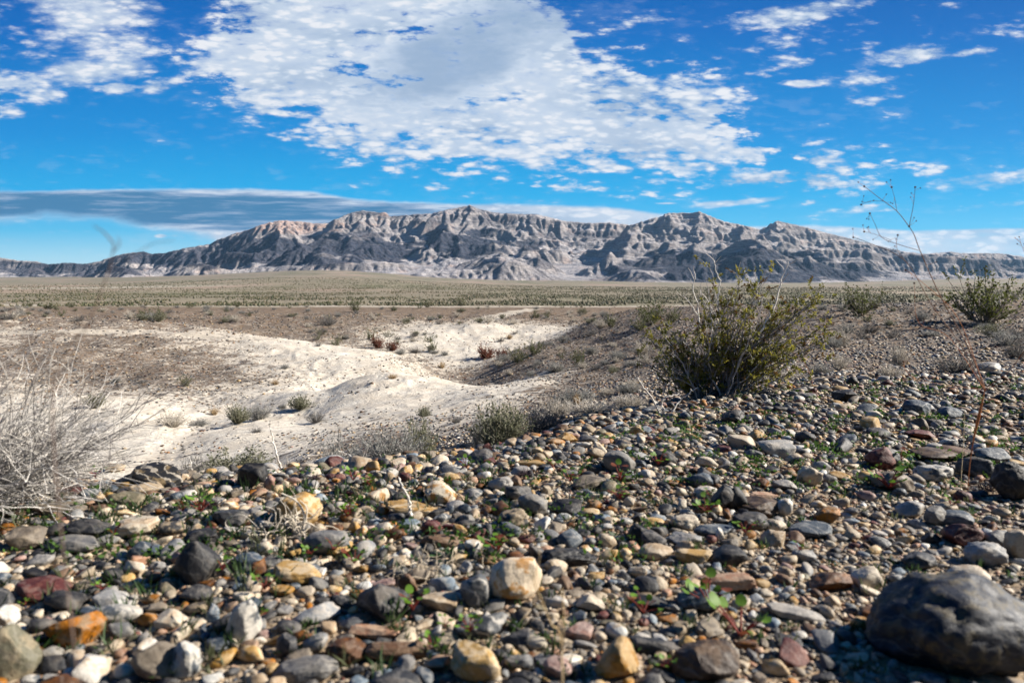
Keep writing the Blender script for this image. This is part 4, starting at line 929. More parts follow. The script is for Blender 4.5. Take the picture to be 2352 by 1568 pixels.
def shrub_meshes(kind, seed, dens=1.0):
    """unit shrub: about 1 m wide and 0.55-0.7 m tall; returns {part: mesh}"""
    rng = np.random.default_rng(seed); tw = MB(); lf = MB()
    spec = {'grey': dict(n=95, el=(.12, 1.45), L=(.38, .62), c=(.25, .235, .22), lc=(.27, .275, .25), nl=28, ls=.06, curl=.13),
            'pale': dict(n=90, el=(.35, 1.5), L=(.4, .7), c=(.44, .40, .34), lc=(.46, .42, .36), nl=16, ls=.05, curl=.1),
            'green': dict(n=80, el=(.4, 1.5), L=(.4, .7), c=(.20, .19, .14), lc=(.16, .165, .10), nl=24, ls=.065, curl=.1),
            'creosote': dict(n=30, el=(.45, 1.4), L=(.5, .85), c=(.22, .20, .18), lc=(.09, .105, .026), nl=64, ls=.055, curl=.12),
            'red': dict(n=50, el=(.25, 1.5), L=(.35, .6), c=(.12, .08, .06), lc=(.16, .04, .02), nl=36, ls=.06, curl=.15),
            'tan': dict(n=90, el=(.6, 1.5), L=(.3, .65), c=(.36, .26, .15), lc=(.38, .28, .16), nl=6, ls=.05, curl=.07),
            'dark': dict(n=60, el=(.15, 1.4), L=(.35, .6), c=(.14, .13, .125), lc=(.15, .15, .13), nl=18, ls=.05, curl=.16)}[kind]
    for i in range(int(spec['n']*dens)):
        az = rng.uniform(0, 6.283); el = rng.uniform(*spec['el']); L = rng.uniform(*spec['L'])
        d = [math.cos(az)*math.cos(el), math.sin(az)*math.cos(el), math.sin(el)]
        P = wander(rng, [math.cos(az)*.06, math.sin(az)*.06, 0], d, L, 6, spec['curl'], .05)
        c = vary(rng, spec['c']); tw.tube(P, .012, .005, c)
        for b in range(4):
            q = P[rng.integers(1, 6)]; dd = np.array(d)+rng.normal(0, .55, 3); B = wander(rng, q, dd, L*rng.uniform(.2, .45), 4, .2, .1); tw.tube(B, .006, .003, c*1.1)
            m = spec['nl']//4
            t = rng.uniform(0, 1, m); base = B[0]*(1-t[:, None])+B[-1]*t[:, None]+rng.normal(0, .018, (m, 3))
            lf.leaves(base, (B[-1]-B[0])+rng.normal(0, .12, (m, 3)), spec['ls']*rng.uniform(.6, 1.2, m), spec['ls']*(.5 if kind in ('creosote', 'red', 'green') else .25), spec['lc'], rng)
    return {'twigs': tw.mesh('twigs', BARK), 'foliage': lf.mesh('foliage', LEAF)}
PROTO = {}
def proto(kind, i, dens=1.0):
    k = (kind, i, dens)
    if k not in PROTO: PROTO[k] = shrub_meshes(kind, 500+17*i+hash_(kind), dens)
    return PROTO[k]
def hash_(s): return sum(ord(c)*(i+3) for i, c in enumerate(s)) % 977
MERGED = {}
def merged(kind, i):
    if (kind, i) not in MERGED:
        pr = proto(kind, i, .6); Vs, Fs, Cs, ms, off = [], [], [], [], 0
        for mi, p in enumerate(('twigs', 'foliage')):
            me = pr[p]; n = len(me.vertices); v = np.empty(n*3, np.float32); me.vertices.foreach_get('co', v)
            f = np.empty(len(me.loops), np.int32); me.loops.foreach_get('vertex_index', f); c = np.empty(n*4, np.float32); me.attributes['Col'].data.foreach_get('color', c)
            Vs.append(v.reshape(-1, 3)); Fs.append(f.reshape(-1, 4)+off); Cs.append(c.reshape(-1, 4)); ms.append(np.full(len(f)//4, mi)); off += n
        MERGED[(kind, i)] = mk_mesh('desert_shrub', np.concatenate(Vs), np.concatenate(Fs), {'Col': np.concatenate(Cs)}, True, [BARK, LEAF], np.concatenate(ms))
    return MERGED[(kind, i)]
WORD = {'grey': 'grey twiggy', 'pale': 'pale dry', 'green': 'grey-green', 'creosote': 'olive green creosote', 'red': 'dark red dead', 'tan': 'straw-coloured', 'dark': 'dark leafless'}
Z4 = (0, 660.4, .3418); Z5 = (746.5, 660.4, .3418); Z6 = (1435.5, 574.2, .3896)
def shrub(zm, zx, zy, w, h, kind, label, near=False, group=None, y=None):
    ox, oy, s = zm; sx, sy, w, h = ox+zx*s, oy+zy*s, w*s, h*s
    if y is None: x, y, z = hit(sx, sy)
    else: x = puv(sx, sy)[0]*y; z = float(ground_z(x, y))
    k = y/FPX; rng = np.random.default_rng(int(sx*7+sy)); W_, H_ = w*k, h*k
    if near: H_ = max(H_*.6, (W(sx, sy-h, y)[2]-z)*.82)
    sc = (W_/1.0, W_/1.0, H_/.62); rz = rng.uniform(0, 6.28)
    if w > 16:
        root = empty('creosote_bush' if kind == 'creosote' else 'shrub', (x, y, z-.01), label=label, category='shrub' if kind != 'tan' else 'dry grass', group=group)
        root.scale = sc; root.rotation_euler.z = rz
        for part, me in proto(kind, int(rng.integers(3)), 1.6 if near else 1.0).items():
            link(part, me, root)
    else:
        o = link('desert_shrub', merged(kind, int(rng.integers(3))), loc=(x, y, z-.01), label=label, category='shrub', group=group); o.scale = sc; o.rotation_euler.z = rz
SHR = [
 (Z4,640,812,130,85,'green','dark green rounded bush at the foot of the left gravel mound'),
 (Z4,690,828,45,25,'dark','tiny dark tuft right beside the dark green bush under the left mound'),
 (Z4,1440,858,80,52,'tan','straw-coloured round tuft alone on the white ground'),
 (Z4,1160,938,200,85,'pale','wide pale leafless shrub on the edge of the white bench'),
 (Z4,1330,928,140,42,'grey','low grey shrub right of the wide pale shrub on the bench edge'),
 (Z4,1595,912,160,105,'green','dark grey-green shrub, left one of the pair on the white bench'),
 (Z4,1740,885,160,95,'grey','grey-green shrub, right one of the pair on the white bench'),
 (Z4,2020,822,150,85,'green','grey-green shrub with wispy top higher on the white slope'),
 (Z4,1900,818,60,28,'grey','small grey tuft left of the wispy-topped shrub'),
 (Z4,2125,908,130,95,'dark','sparse leafless twiggy plant on the white slope'),
 (Z4,1725,972,90,42,'dark','small dark tuft below the pair of shrubs on the bench'),
 (Z4,1910,545,70,28,'grey','grey tuft alone on the pale shoulder of the left mound'),
 (Z4,1850,655,75,32,'tan','faded tan tuft below the pale shoulder'),
 (Z4,785,638,75,38,'grey','grey tuft low on the left gravel mound, left of a dark one'),
 (Z4,950,640,95,22,'dark','flat dark tuft low on the left gravel mound'),
 (Z4,1240,665,95,52,'creosote','small green creosote low on the left gravel mound'),
 (Z4,2200,258,160,75,'dark','big dark grey dead shrub at the rim of the wash'),
 (Z4,1030,218,160,55,'creosote','spreading green creosote behind the crest of the left mound'),
 (Z4,200,128,60,24,'creosote','green bush by the far pale road at left, leftmost'),
 (Z4,330,146,90,34,'creosote','green bush pair by the far pale road at left'),
 (Z4,480,134,60,24,'creosote','third green bush by the far pale road from the left'),
 (Z4,1590,136,50,30,'creosote','dark green bush standing against the white strip'),
 (Z4,1270,126,30,20,'creosote','tiny bush on the white strip'),
 (Z4,50,160,70,26,'dark','dark bush at the far left edge of the brown flat'),
 (Z5,205,162,75,55,'creosote','round green creosote on the brown flat near the white strip'),
 (Z5,462,158,50,26,'green','small green bush below the white strip'),
 (Z5,690,132,70,36,'creosote','flat-topped creosote on the far rim left of centre'),
 (Z5,915,125,60,46,'creosote','upright creosote on the far rim at centre'),
 (Z5,915,164,70,22,'green','low green bush below the upright creosote on the rim'),
 (Z5,712,218,50,24,'green','small olive bush on the brown flat left of the pale track'),
 (Z5,1425,204,50,32,'creosote','left of two small creosotes right of the pale track'),
 (Z5,1492,204,50,28,'creosote','right of two small creosotes right of the pale track'),
 (Z5,1730,184,70,40,'green','green bush on the far rim right of the track'),
 (Z5,1870,194,80,36,'grey','grey bush on the far rim right of the green one'),
 (Z5,1920,270,80,70,'creosote','upright green creosote on the skyline of the right slope'),
 (Z5,1850,275,100,55,'pale','pale grey shrub left of the skyline creosote'),
 (Z5,355,408,100,85,'red','dark red dead bush, left one at the end of the white mound'),
 (Z5,450,428,95,65,'red','dark red and green bush, right one at the end of the white mound'),
 (Z5,1085,478,140,92,'red','dark red dead bush in the sandy wash, largest'),
 (Z5,1190,470,100,64,'red','smaller dark reddish bush right of the largest in the wash'),
 (Z5,715,432,75,52,'creosote','small green creosote in the sandy wash'),
 (Z5,740,448,70,26,'grey','low grey cushion below the small wash creosote'),
 (Z5,806,458,60,30,'grey','low grey-green cushion right of the small wash creosote'),
 (Z5,605,442,100,42,'dark','dark grey cushion left of the small wash creosote'),
 (Z5,512,448,70,34,'grey','grey cushion beside the dark red and green bush'),
 (Z5,640,502,46,24,'dark','small dark cushion lower in the wash'),
 (Z5,785,542,75,42,'tan','faded tan shrub at the mouth of the wash'),
 (Z5,452,614,90,34,'tan','olive-tan tuft at the foot of the white mound'),
 (Z5,1405,455,110,75,'creosote','sparse green creosote on the right slope above the wash'),
 (Z5,1300,512,120,80,'creosote','dense olive creosote at the foot of the right slope'),
 (Z5,1200,495,110,46,'grey','grey cushion between the wash and the right slope'),
 (Z5,1170,530,80,34,'pale','pale grey cushion at the foot of the right slope'),
 (Z5,1240,585,60,34,'pale','small pale cushion lower on the right slope'),
 (Z5,1550,565,140,66,'grey','broad grey-green cushion in the middle of the right slope'),
 (Z5,1700,525,90,80,'creosote','creosote in the middle of the right slope'),
 (Z5,1732,545,85,42,'pale','pale cushion in front of the mid-slope creosote'),
 (Z5,1590,484,44,50,'creosote','slim creosote above the broad grey-green cushion'),
 (Z5,1382,595,80,38,'grey','grey cushion on the lower right slope'),
 (Z5,1790,452,100,62,'grey','grey shrub high on the right slope'),
 (Z5,1425,522,70,32,'grey','small grey cushion beside the dense olive creosote'),
 (Z5,2055,525,100,36,'grey','grey cushion left of the large creosote, upper'),
 (Z5,1985,478,70,40,'grey','grey tuft on the upper right slope'),
 (Z5,1180,366,75,38,'dark','dark cushion below the left white dome'),
 (Z5,1240,345,66,32,'tan','straw tuft between the two white domes'),
 (Z5,610,326,60,30,'green','olive bush on the pale bank left of the white dome'),
 (Z5,668,868,95,64,'green','green-grey tuft on the white slope near the bank'),
 (Z5,882,912,85,64,'dark','dark green-grey tuft right on the edge of the white slope'),
 (Z5,1500,385,90,24,'grey','low grey strip of scrub by the right white dome'),
 (Z5,2190,230,190,85,'creosote','wispy creosote on the skyline left of the large bush'),
 (Z5,2110,290,110,60,'creosote','olive creosote below the wispy skyline one'),
 (Z6,1385,385,210,120,'creosote','green creosote on the ridge skyline right of the large bush'),
 (Z6,2115,430,340,225,'creosote','dark green creosote on the ridge at far right'),
 (Z6,1440,492,135,62,'dark','dark grey cushion on the ridge slope'),
 (Z6,1275,565,125,85,'pale','pale dry tuft right of the large creosote, upper one'),
 (Z6,1262,705,120,90,'pale','pale dry tuft right of the large creosote, lower one'),
 (Z6,1605,685,125,118,'pale','tall pale bush tuft in the middle of the right slope'),
 (Z6,1560,745,170,70,'pale','pale wispy tuft below the tall pale one'),
 (Z6,1150,728,120,66,'grey','grey-brown tuft close behind the large creosote'),
 (Z6,1960,725,270,135,'dark','wide dark leafless shrub at the right rim'),
 (Z6,1160,352,70,26,'grey','grey cushion on the ridge skyline beside the large creosote'),
 (Z6,1800,505,120,30,'grey','flat grey cushion in shade on the right slope'),
 (Z6,150,445,130,85,'creosote','creosote behind the left flank of the large bush'),
 (Z6,275,430,90,70,'creosote','small creosote touching the large bush at its upper left'),
 (Z6,100,625,130,85,'pale','pale grey cushion left of the large creosote'),
 (Z6,35,835,110,70,'pale','white-grey cushion at the lower left of the large creosote'),
 (Z6,2310,640,160,120,'dark','dark leafless shrub cut by the right edge'),
]
NEAR = [  # shrubs standing just over the lip: true distance given
 (Z5,440,1160,430,250,'grey','large dry grey shrub with fine straight twigs behind the bank edge',2.45),
 (Z5,640,1020,200,130,'green','grey-green tuft behind the large dry grey shrub',3.4),
 (Z5,1200,1050,320,270,'green','greenish jointfir shrub with upright stems on the bank edge',2.65),
 (Z5,1230,870,260,130,'pale','pale grey shrub above and behind the greenish jointfir',4.2),
 (Z5,1480,960,390,210,'dark','tangle of dark bare twigs right of the greenish jointfir',3.1),
 (Z5,1800,930,360,140,'pale','low pale leafless scrub between tangle and large creosote',3.3),
 (Z5,1680,765,260,110,'grey','blue-grey cushion beyond the tangle of twigs',5.6),
 (Z5,1690,765,70,70,'tan','straw tuft inside the blue-grey cushion',5.4),
 (Z5,2040,720,170,90,'grey','blue-grey cushion left of the large creosote base',5.6),
 (Z5,1890,720,110,60,'pale','small pale cushion between two blue-grey ones',5.8),
 (Z4,1300,1290,260,220,'dark','bare grey shrub behind the tan-veined rock on the rim',2.15),
 (Z4,1600,1290,420,200,'green','tangled grey-green shrub left of and behind the black peaked rock',2.25),
 (Z4,1880,1280,300,130,'pale','pale dry scrub behind the black peaked rock',2.35),
 (Z4,2280,1090,300,150,'grey','grey scrub at the left of the large dry shrub',3.0),
 (Z5,1050,900,170,120,'grey','grey twiggy shrub just left of the greenish jointfir',3.6),
 (Z5,1560,880,240,140,'pale','pale dry scrub above the tangle of dark twigs',4.0),
 (Z5,2040,900,260,150,'pale','pale scrub at the left foot of the large creosote',3.4),
 (Z6,900,820,260,110,'pale','pale dry scrub at the right foot of the large creosote',4.2),
]
def mid_shrubs():
    for s in SHR: shrub(*s, group='shrubs dotted over the slopes and flats')
    for s in NEAR: shrub(*s[:7], near=True, group='shrubs along the edge of the gravel bank', y=s[7])
    rng = np.random.default_rng(31); kinds = ['grey', 'dark', 'green', 'creosote', 'grey', 'dark', 'pale']
    anchors = [(z_[0]+a*z_[2], z_[1]+b*z_[2], l.replace(',', '')) for z_, a, b, w_, h_, k_, l in SHR if len(l.split()) <= 8]; used = set()
    zones = [  # px range, py range, count, where
        ((0, 780), (704, 742), 95, 'brown flat at the left, behind the mound'),
        ((780, 1420), (704, 745), 60, 'brown flat around the pale track'),
        ((700, 1000), (752, 800), 22, 'gully bank left of the white domes'),
        ((1180, 1480), (760, 860), 22, 'right slope above the wash'),
        ((1880, 2352), (705, 800), 24, 'gravel ridge at the right')]
    for (a, b), (c, d), n, where in zones:
        for _ in range(n):
            sx = rng.uniform(a, b); sy = c+(d-c)*rng.uniform(0, 1)**1.2
            x, y, z = hit(sx, sy); w = rng.uniform(.35, .95)*(1 if y > 30 else .45); k = kinds[rng.integers(7)]
            if y > 170: continue
            size = 'small' if w < .5 else 'large' if w > .78 else 'mid-sized'; lab = None
            for (ax, ay, al) in sorted(anchors, key=lambda a: (a[0]-sx)**2+9*(a[1]-sy)**2)[:9]:
                dx, dy = sx-ax, (sy-ay)*3; dr = (('right of' if dx > 0 else 'left of') if abs(dx) > abs(dy) else ('in front of' if dy > 0 else 'behind'))
                if (k, size, dr, al) not in used and len(('%s %s shrub %s the %s' % (size, WORD[k], dr, al)).split()) <= 16: used.add((k, size, dr, al)); lab = '%s %s shrub %s the %s' % (size, WORD[k], dr, al); break
            o = link('desert_shrub', merged(k, int(rng.integers(3))), loc=(x, y, z-.01), label=lab or '%s low shrub on the %s' % (WORD[k], where), category='shrub', group='low shrubs on the %s' % where)
            o.scale = (w, w, w*rng.uniform(.6, 1.0)); o.rotation_euler.z = rng.uniform(0, 6)
mid_shrubs()

def plain_scrub():
    rng = np.random.default_rng(8); n = 60000
    az = rng.uniform(-.70, .70, n); r = np.exp(rng.uniform(math.log(168), math.log(1900), n)); r = np.where(rng.uniform(0, 1, n) < .35, rng.uniform(168, 700, n), r)
    x = r*np.sin(az); y = r*np.cos(az)
    keep = (fbm2(x/260, y/420, 4, 5)*-1.2+fbm2(x/30, y/60, 3, 15)*1.9+fbm2(x/90, y/30, 3, 16)*1.5+rng.uniform(-.5, .5, n)) > .05; x, y, r = x[keep], y[keep], r[keep]; n = len(x)
    z = ground_z(x, y); w = rng.uniform(.35, 1.0, n)*np.clip(r/500, 1, 2.2); h = w*rng.uniform(.55, 1.0, n)
    U = np.array([[1, 0, .3], [.3, .9, .35], [-.8, .5, .3], [-.7, -.6, .35], [.4, -.9, .3], [0, 0, 1.0], [.2, .1, -.05]])
    F = np.array([[0, 1, 5], [1, 2, 5], [2, 3, 5], [3, 4, 5], [4, 0, 5], [1, 0, 6], [2, 1, 6], [3, 2, 6], [4, 3, 6], [0, 4, 6]])
    V = U[None]*rng.uniform(.6, 1.15, (n, 7, 1))*np.stack([w*.5, w*.5, h], 1)[:, None, :]; V = V+np.stack([x, y, z], 1)[:, None, :]
    Fa = (F[None]+(np.arange(n)*7)[:, None, None]).reshape(-1, 3)
    c = np.array([[.10, .11, .05], [.17, .16, .09], [.26, .22, .14], [.07, .08, .04]])[rng.integers(0, 4, n)]
    me = mk_mesh('desert_scrub', V.reshape(-1, 3), Fa, {'Col': np.concatenate([np.repeat(c, 7, 0), np.ones((n*7, 1))], 1)}, False, LEAF)
    link('desert_scrub', me, kind='stuff', label='olive and straw scrub covering the wide valley floor', category='scrub')
plain_scrub()

# ---- the large creosote bush right of the middle
def px3(zm, pts, Y, jit=0, rng=None):
    out = []
    for i, (a, b) in enumerate(pts):
        p = W(zm[0]+a*zm[2], zm[1]+b*zm[2], Y+(rng.normal(0, jit) if jit else 0)); out.append(p)
    return np.array(out)
def smooth(P, n=5):
    P = np.asarray(P, float); t = np.linspace(0, len(P)-1, (len(P)-1)*n+1); Q = np.pad(P, ((1, 1), (0, 0)), 'edge'); Q[0] = 2*P[0]-P[1]; Q[-1] = 2*P[-1]-P[-2]
    out = []
    for tt in t:
        i = min(int(tt), len(P)-2); f = tt-i; a, b, c, d = Q[i], Q[i+1], Q[i+2], Q[i+3]
        out.append(.5*((2*b)+(-a+c)*f+(2*a-5*b+4*c-d)*f*f+(-a+3*b-3*c+d)*f**3))
    return np.array(out)
def big_creosote():
    rng = np.random.default_rng(21); Y = 3.2; x0 = puv(1640, 930)[0]*Y; z0 = float(ground_z(x0, Y))-.03; k = Y/FPX
    root = empty('creosote_bush', (x0, Y, z0), label='large creosote bush with grey stems and olive leaves behind the gravel bank', category='creosote bush')
    st = MB(); lf = MB()
    # tips read off the photo (2352 scale): x, y
    tips = [(1650, 640), (1625, 665), (1675, 660), (1700, 690), (1745, 635), (1735, 660), (1770, 700), (1800, 720), (1850, 690), (1880, 672), (1868, 700), (1830, 740), (1880, 760), (1900, 770), (1860, 790), (1820, 800), (1840, 830), (1780, 760), (1700, 750), (1650, 720), (1620, 760), (1580, 740), (1540, 770), (1500, 765), (1510, 800), (1490, 825), (1540, 830), (1580, 800), (1600, 700), (1560, 860), (1530, 870), (1720, 800), (1760, 830), (1800, 860), (1740, 870), (1660, 800), (1620, 850), (1690, 860), (1560, 780), (1500, 840), (1875, 840), (1600, 810), (1850, 730), (1790, 790), (1640, 690), (1530, 800), (1570, 830), (1830, 770), (1690, 720), (1720, 700)]
    for j, (tx, ty) in enumerate(tips*2+tips[::3]):
        if j >= len(tips): tx += rng.normal(0, 22); ty += abs(rng.normal(20, 22))
        bx = rng.uniform(-45, 45)+(tx-1640)*.15; tip = np.array([(tx-1640)*k, rng.normal(0, .10), (930-ty)*k+.03]); b = np.array([bx*k, rng.normal(0, .05), 0])
        mid = b*.45+tip*.55; mid[0] -= (tip[0]-b[0])*.14; mid[2] += rng.uniform(-.02, .02); mid += rng.normal(0, .012, 3)
        P = smooth([b, b*.7+mid*.3+rng.normal(0, .01, 3)+[0, 0, .03], mid, tip], 5); P[1:-1] += rng.normal(0, .0035, (len(P)-2, 3))
        c0 = vary(rng, (.22, .21, .21) if rng.random() < .5 else (.40, .38, .37)); st.tube(P, .0058*rng.uniform(.7, 1.1), .0012, c0*.8, 5, c0*1.1)
        n = len(P); low_ = tip[2] < .3
        for s_ in range(8):
            i = int(rng.integers(int(n*.38), n)); q = P[i]; dd = (P[min(i+1, n-1)]-P[max(i-1, 0)]); dd /= np.linalg.norm(dd)+1e-9
            B = wander(rng, q, dd+rng.normal(0, .5, 3)+[0, 0, .2], rng.uniform(.03, .11), 5, .16, .08); st.tube(B, .0013, .0006, c0)
            lean = rng.random() < (.45 if low_ else .22)
            if lean: continue
            for t_ in range(int(rng.integers(2, 5))):
                q2 = B[rng.integers(1, 5)]; B2 = wander(rng, q2, (B[-1]-B[0])*8+rng.normal(0, .6, 3), rng.uniform(.015, .05), 4, .2, .05); st.tube(B2, .0008, .0005, c0)
                m = int(rng.integers(9, 17)); t = rng.uniform(.1, 1.05, m)[:, None]; base = B2[0]*(1-t)+B2[-1]*t
                col = (.17, .17, .026) if rng.random() < .5 else (.30, .27, .045) if rng.random() < .7 else (.13, .075, .02)
                lf.leaves(base, (B2[-1]-B2[0])*18+rng.normal(0, .7, (m, 3))+[0, 0, .2], rng.uniform(.009, .017, m), rng.uniform(.005, .0085, m), col, rng, .35)
    # dense low dead twigs
    for j in range(50):
        az = rng.uniform(0, 6.28); B = wander(rng, [rng.normal(0, .07), rng.normal(0, .06), 0], [math.cos(az)*.7, math.sin(az)*.7, rng.uniform(.5, 1.6)], rng.uniform(.08, .28), 6, .2, .02); st.tube(B, .0022, .0008, vary(rng, (.10, .09, .085)))
    link('stems', st.mesh('stems', BARK), root); link('foliage', lf.mesh('foliage', LEAF), root)
    dead = [([(800, 480), (835, 420), (880, 340), (905, 250), (925, 170), (965, 66)], .0042), ([(560, 400), (545, 260), (560, 190), (540, 140), (525, 66)], .0024), ([(600, 800), (530, 620), (510, 460), (515, 330)], .0046), ([(650, 700), (640, 560), (690, 430), (770, 290), (775, 215)], .0040), ([(440, 480), (430, 340), (405, 240), (412, 170)], .0026), ([(440, 400), (380, 310), (345, 270)], .0018), ([(610, 640), (560, 440), (480, 290)], .0034)]
    for i, (pp, r) in enumerate(dead):
        d_ = MB(); P = px3(Z6, pp, Y-.10+.05*i, 0); P = smooth(P, 5)-np.array([x0, Y, z0]); P[1:] += rng.normal(0, .002, (len(P)-1, 3)); P[0] = P[0]*.98
        d_.tube(P, r*1.25, .0018, (.80, .76, .70), 5)
        for q in range(5): 
            a = P[rng.integers(len(P)//3, len(P))]; B = wander(rng, a, [rng.normal(0, .7), rng.normal(0, .4), 1], rng.uniform(.02, .07), 4, .2); d_.tube(B, .0015, .0008, (.60, .55, .50))
        link('dead_branch', d_.mesh('dead_branch', BARK), root, label='bleached white bare branch')
big_creosote()

def left_dead_shrub():
    rng = np.random.default_rng(3); Y = 1.5; k = Y/FPX; x0 = puv(-60, 1165)[0]*Y; z0 = float(ground_z(x0, Y))
    root = empty('dead_shrub', (x0, Y, z0), label='pale dead shrub of long curling stems at the left edge of the bank', category='dead shrub')
    m1 = MB(); m2 = MB()
    for j in range(310):
        a = rng.random()
        el = rng.uniform(.02, .75) if a < .8 else rng.uniform(.7, 1.3); az = rng.normal(0, .42); L = rng.uniform(.16, .40)*(1.0 if el < .8 else .95)
        d = [math.cos(el)*math.cos(az), math.cos(el)*math.sin(az), math.sin(el)]
        b = [rng.uniform(-.16, .10), rng.normal(0, .07), rng.uniform(0, .07)]
        bend = rng.normal(0, .035, 3)+[0, 0, (rng.choice([-1, 1.0]))*.035]
        P = wander(rng, b, d, L, 12, .095, 0, bend); P[:, 2] = np.maximum(P[:, 2], .006)
        c = vary(rng, (.38, .355, .32) if rng.random() < .6 else (.17, .155, .15) if rng.random() < .5 else (.58, .55, .51), .25)
        (m1 if j % 3 else m2).tube(P, rng.uniform(.0009, .0018), .0005, c, 4, c*1.2)
        for q in range(int(rng.integers(3, 7))):
            i = rng.integers(3, 11); B = wander(rng, P[i], (P[i]-P[i-2])*10+rng.normal(0, .5, 3), rng.uniform(.03, .13), 7, .12, 0, rng.normal(0, .07, 3)); m2.tube(B, .0010, .0005, c*1.1)
    link('stems', m1.mesh('stems', BARK), root); link('twigs', m2.mesh('twigs', BARK), root, label='thin curling bleached twigs')
left_dead_shrub()

def twig_obj(name, label, cat, zm, paths, Y, col, thorns=0, seed=0, group=None, parts=None):
    rng = np.random.default_rng(seed); m = MB(); b0 = px3(zm, [paths[0][0][0]], Y)[0]; gz = float(ground_z(b0[0], b0[1]))
    b0 = np.array([b0[0], b0[1], min(b0[2], gz+.01)])
    for pp, r in paths:
        P = smooth(px3(zm, pp, Y, .012, rng), 6)-b0; P[1:] += rng.normal(0, r*.5, (len(P)-1, 3)); m.tube(P, r, r*.35, col, 5)
        for q in range(thorns):
            i = rng.integers(1, len(P)); B = wander(rng, P[i], rng.normal(0, 1, 3)+[0, 0, .5], rng.uniform(.004, .012), 3, .1); m.tube(B, r*.5, r*.12, col)
    return link(name, m.mesh(name, BARK), loc=tuple(b0), label=label, category=cat, group=group)
def hy(zm, x, y): return hit(zm[0]+x*zm[2], zm[1]+y*zm[2])[1]
Z2_ = ZM[2]; Z1_ = ZM[1]; Z3_ = ZM[3]; WH = (.62, .58, .52)
twig_obj('thorny_twig', 'bleached white thorny twig standing upright beside the long honey slab', 'twig', Z2_, [([(585, 475), (572, 400), (568, 340), (540, 280), (500, 190)], .0042)], hy(Z2_, 585, 475), WH, 16, 1)
twig_obj('forked_twig', 'forked white dead twig left of the large creosote bush', 'twig', Z6, [([(240, 1060), (215, 980), (150, 860), (70, 755)], .006), ([(240, 1050), (232, 960), (215, 900), (240, 870), (320, 850)], .004), ([(250, 1040), (285, 950), (330, 880), (430, 805)], .004), ([(225, 990), (210, 940), (230, 880)], .003)], 2.62, WH, 5, 2)
twig_obj('branched_twig', 'branched white thorny twig on the rim right of the black peaked rock', 'twig', Z4, [([(1890, 1210), (1860, 1130), (1838, 1040), (1820, 960), (1815, 910)], .0032), ([(1870, 1150), (1780, 1100), (1650, 1070)], .0014), ([(1845, 1080), (1790, 1020), (1740, 980)], .0012), ([(1860, 1110), (1950, 1060), (2060, 1030)], .0012)], 1.95, WH, 7, 3)
twig_obj('bent_twig', 'bent white twig reaching left before the large dry grey shrub', 'twig', Z5, [([(245, 1215), (205, 1160), (150, 1120), (85, 1095)], .003), ([(245, 1215), (270, 1150), (285, 1070)], .003)], 2.02, WH, 6, 4)
twig_obj('upright_twig', 'thin white twig behind the veined rock on the left rim', 'twig', Z4, [([(1290, 1260), (1285, 1190), (1270, 1120)], .002), ([(1290, 1230), (1330, 1180), (1370, 1150)], .0013)], 1.9, WH, 5, 5)
twig_obj('slender_twig', 'thin pale twig at the foot of the large creosote bush', 'twig', Z6, [([(632, 905), (645, 870), (655, 820)], .003)], 2.9, WH, 1, 6)

def root_tangle():
    rng = np.random.default_rng(12); x, y, z = hit(672, 1232); m = MB()
    for j in range(60):
        P = wander(rng, [rng.normal(0, .022), rng.normal(0, .015), rng.uniform(.004, .03)], rng.normal(0, 1, 3)+[0, 0, .6], rng.uniform(.03, .085), 9, .3, -.04, rng.normal(0, .12, 3)); P[:, 2] = np.maximum(P[:, 2], 0)
        m.tube(P, rng.uniform(.0009, .0018), .0006, vary(rng, (.55, .48, .38), .2), 4)
    def loc(pp, dy=0): return px3(Z1_, pp, y-dy)-np.array([x, y, z])
    for pp, r in (([(2010, 600), (2050, 480), (2040, 400), (1990, 330), (1900, 285)], .0032), ([(1800, 545), (1640, 525), (1530, 505), (1540, 450), (1640, 430), (1750, 520)], .0014), ([(1860, 470), (1840, 390), (1680, 360), (1500, 370)], .0012), ([(2060, 470), (2065, 380), (2020, 330)], .0018)):
        m.tube(smooth(loc(pp), 6), r, r*.4, (.60, .54, .45), 5)
    link('root_tangle', m.mesh('root_tangle', BARK), loc=(x, y-.005, z), label='tangle of bleached dry roots wrapped before the honey-coloured cracked rock', category='dry roots')
    x, y, z = hit(985, 1330); m = MB()
    for j in range(50):
        P = wander(rng, [rng.normal(0, .035), rng.normal(0, .02), rng.uniform(.004, .02)], rng.normal(0, 1, 3)+[0, 0, .3], rng.uniform(.02, .06), 8, .3, -.05, rng.normal(0, .12, 3)); P[:, 2] = np.maximum(P[:, 2], 0)
        m.tube(P, .0008, .0005, vary(rng, (.5, .42, .31), .2), 3)
    link('root_tangle', m.mesh('root_tangle', BARK), loc=(x, y, z+.006), label='flat mat of blurred straw-coloured fibres left of the banded egg stone', category='dry roots')
root_tangle()

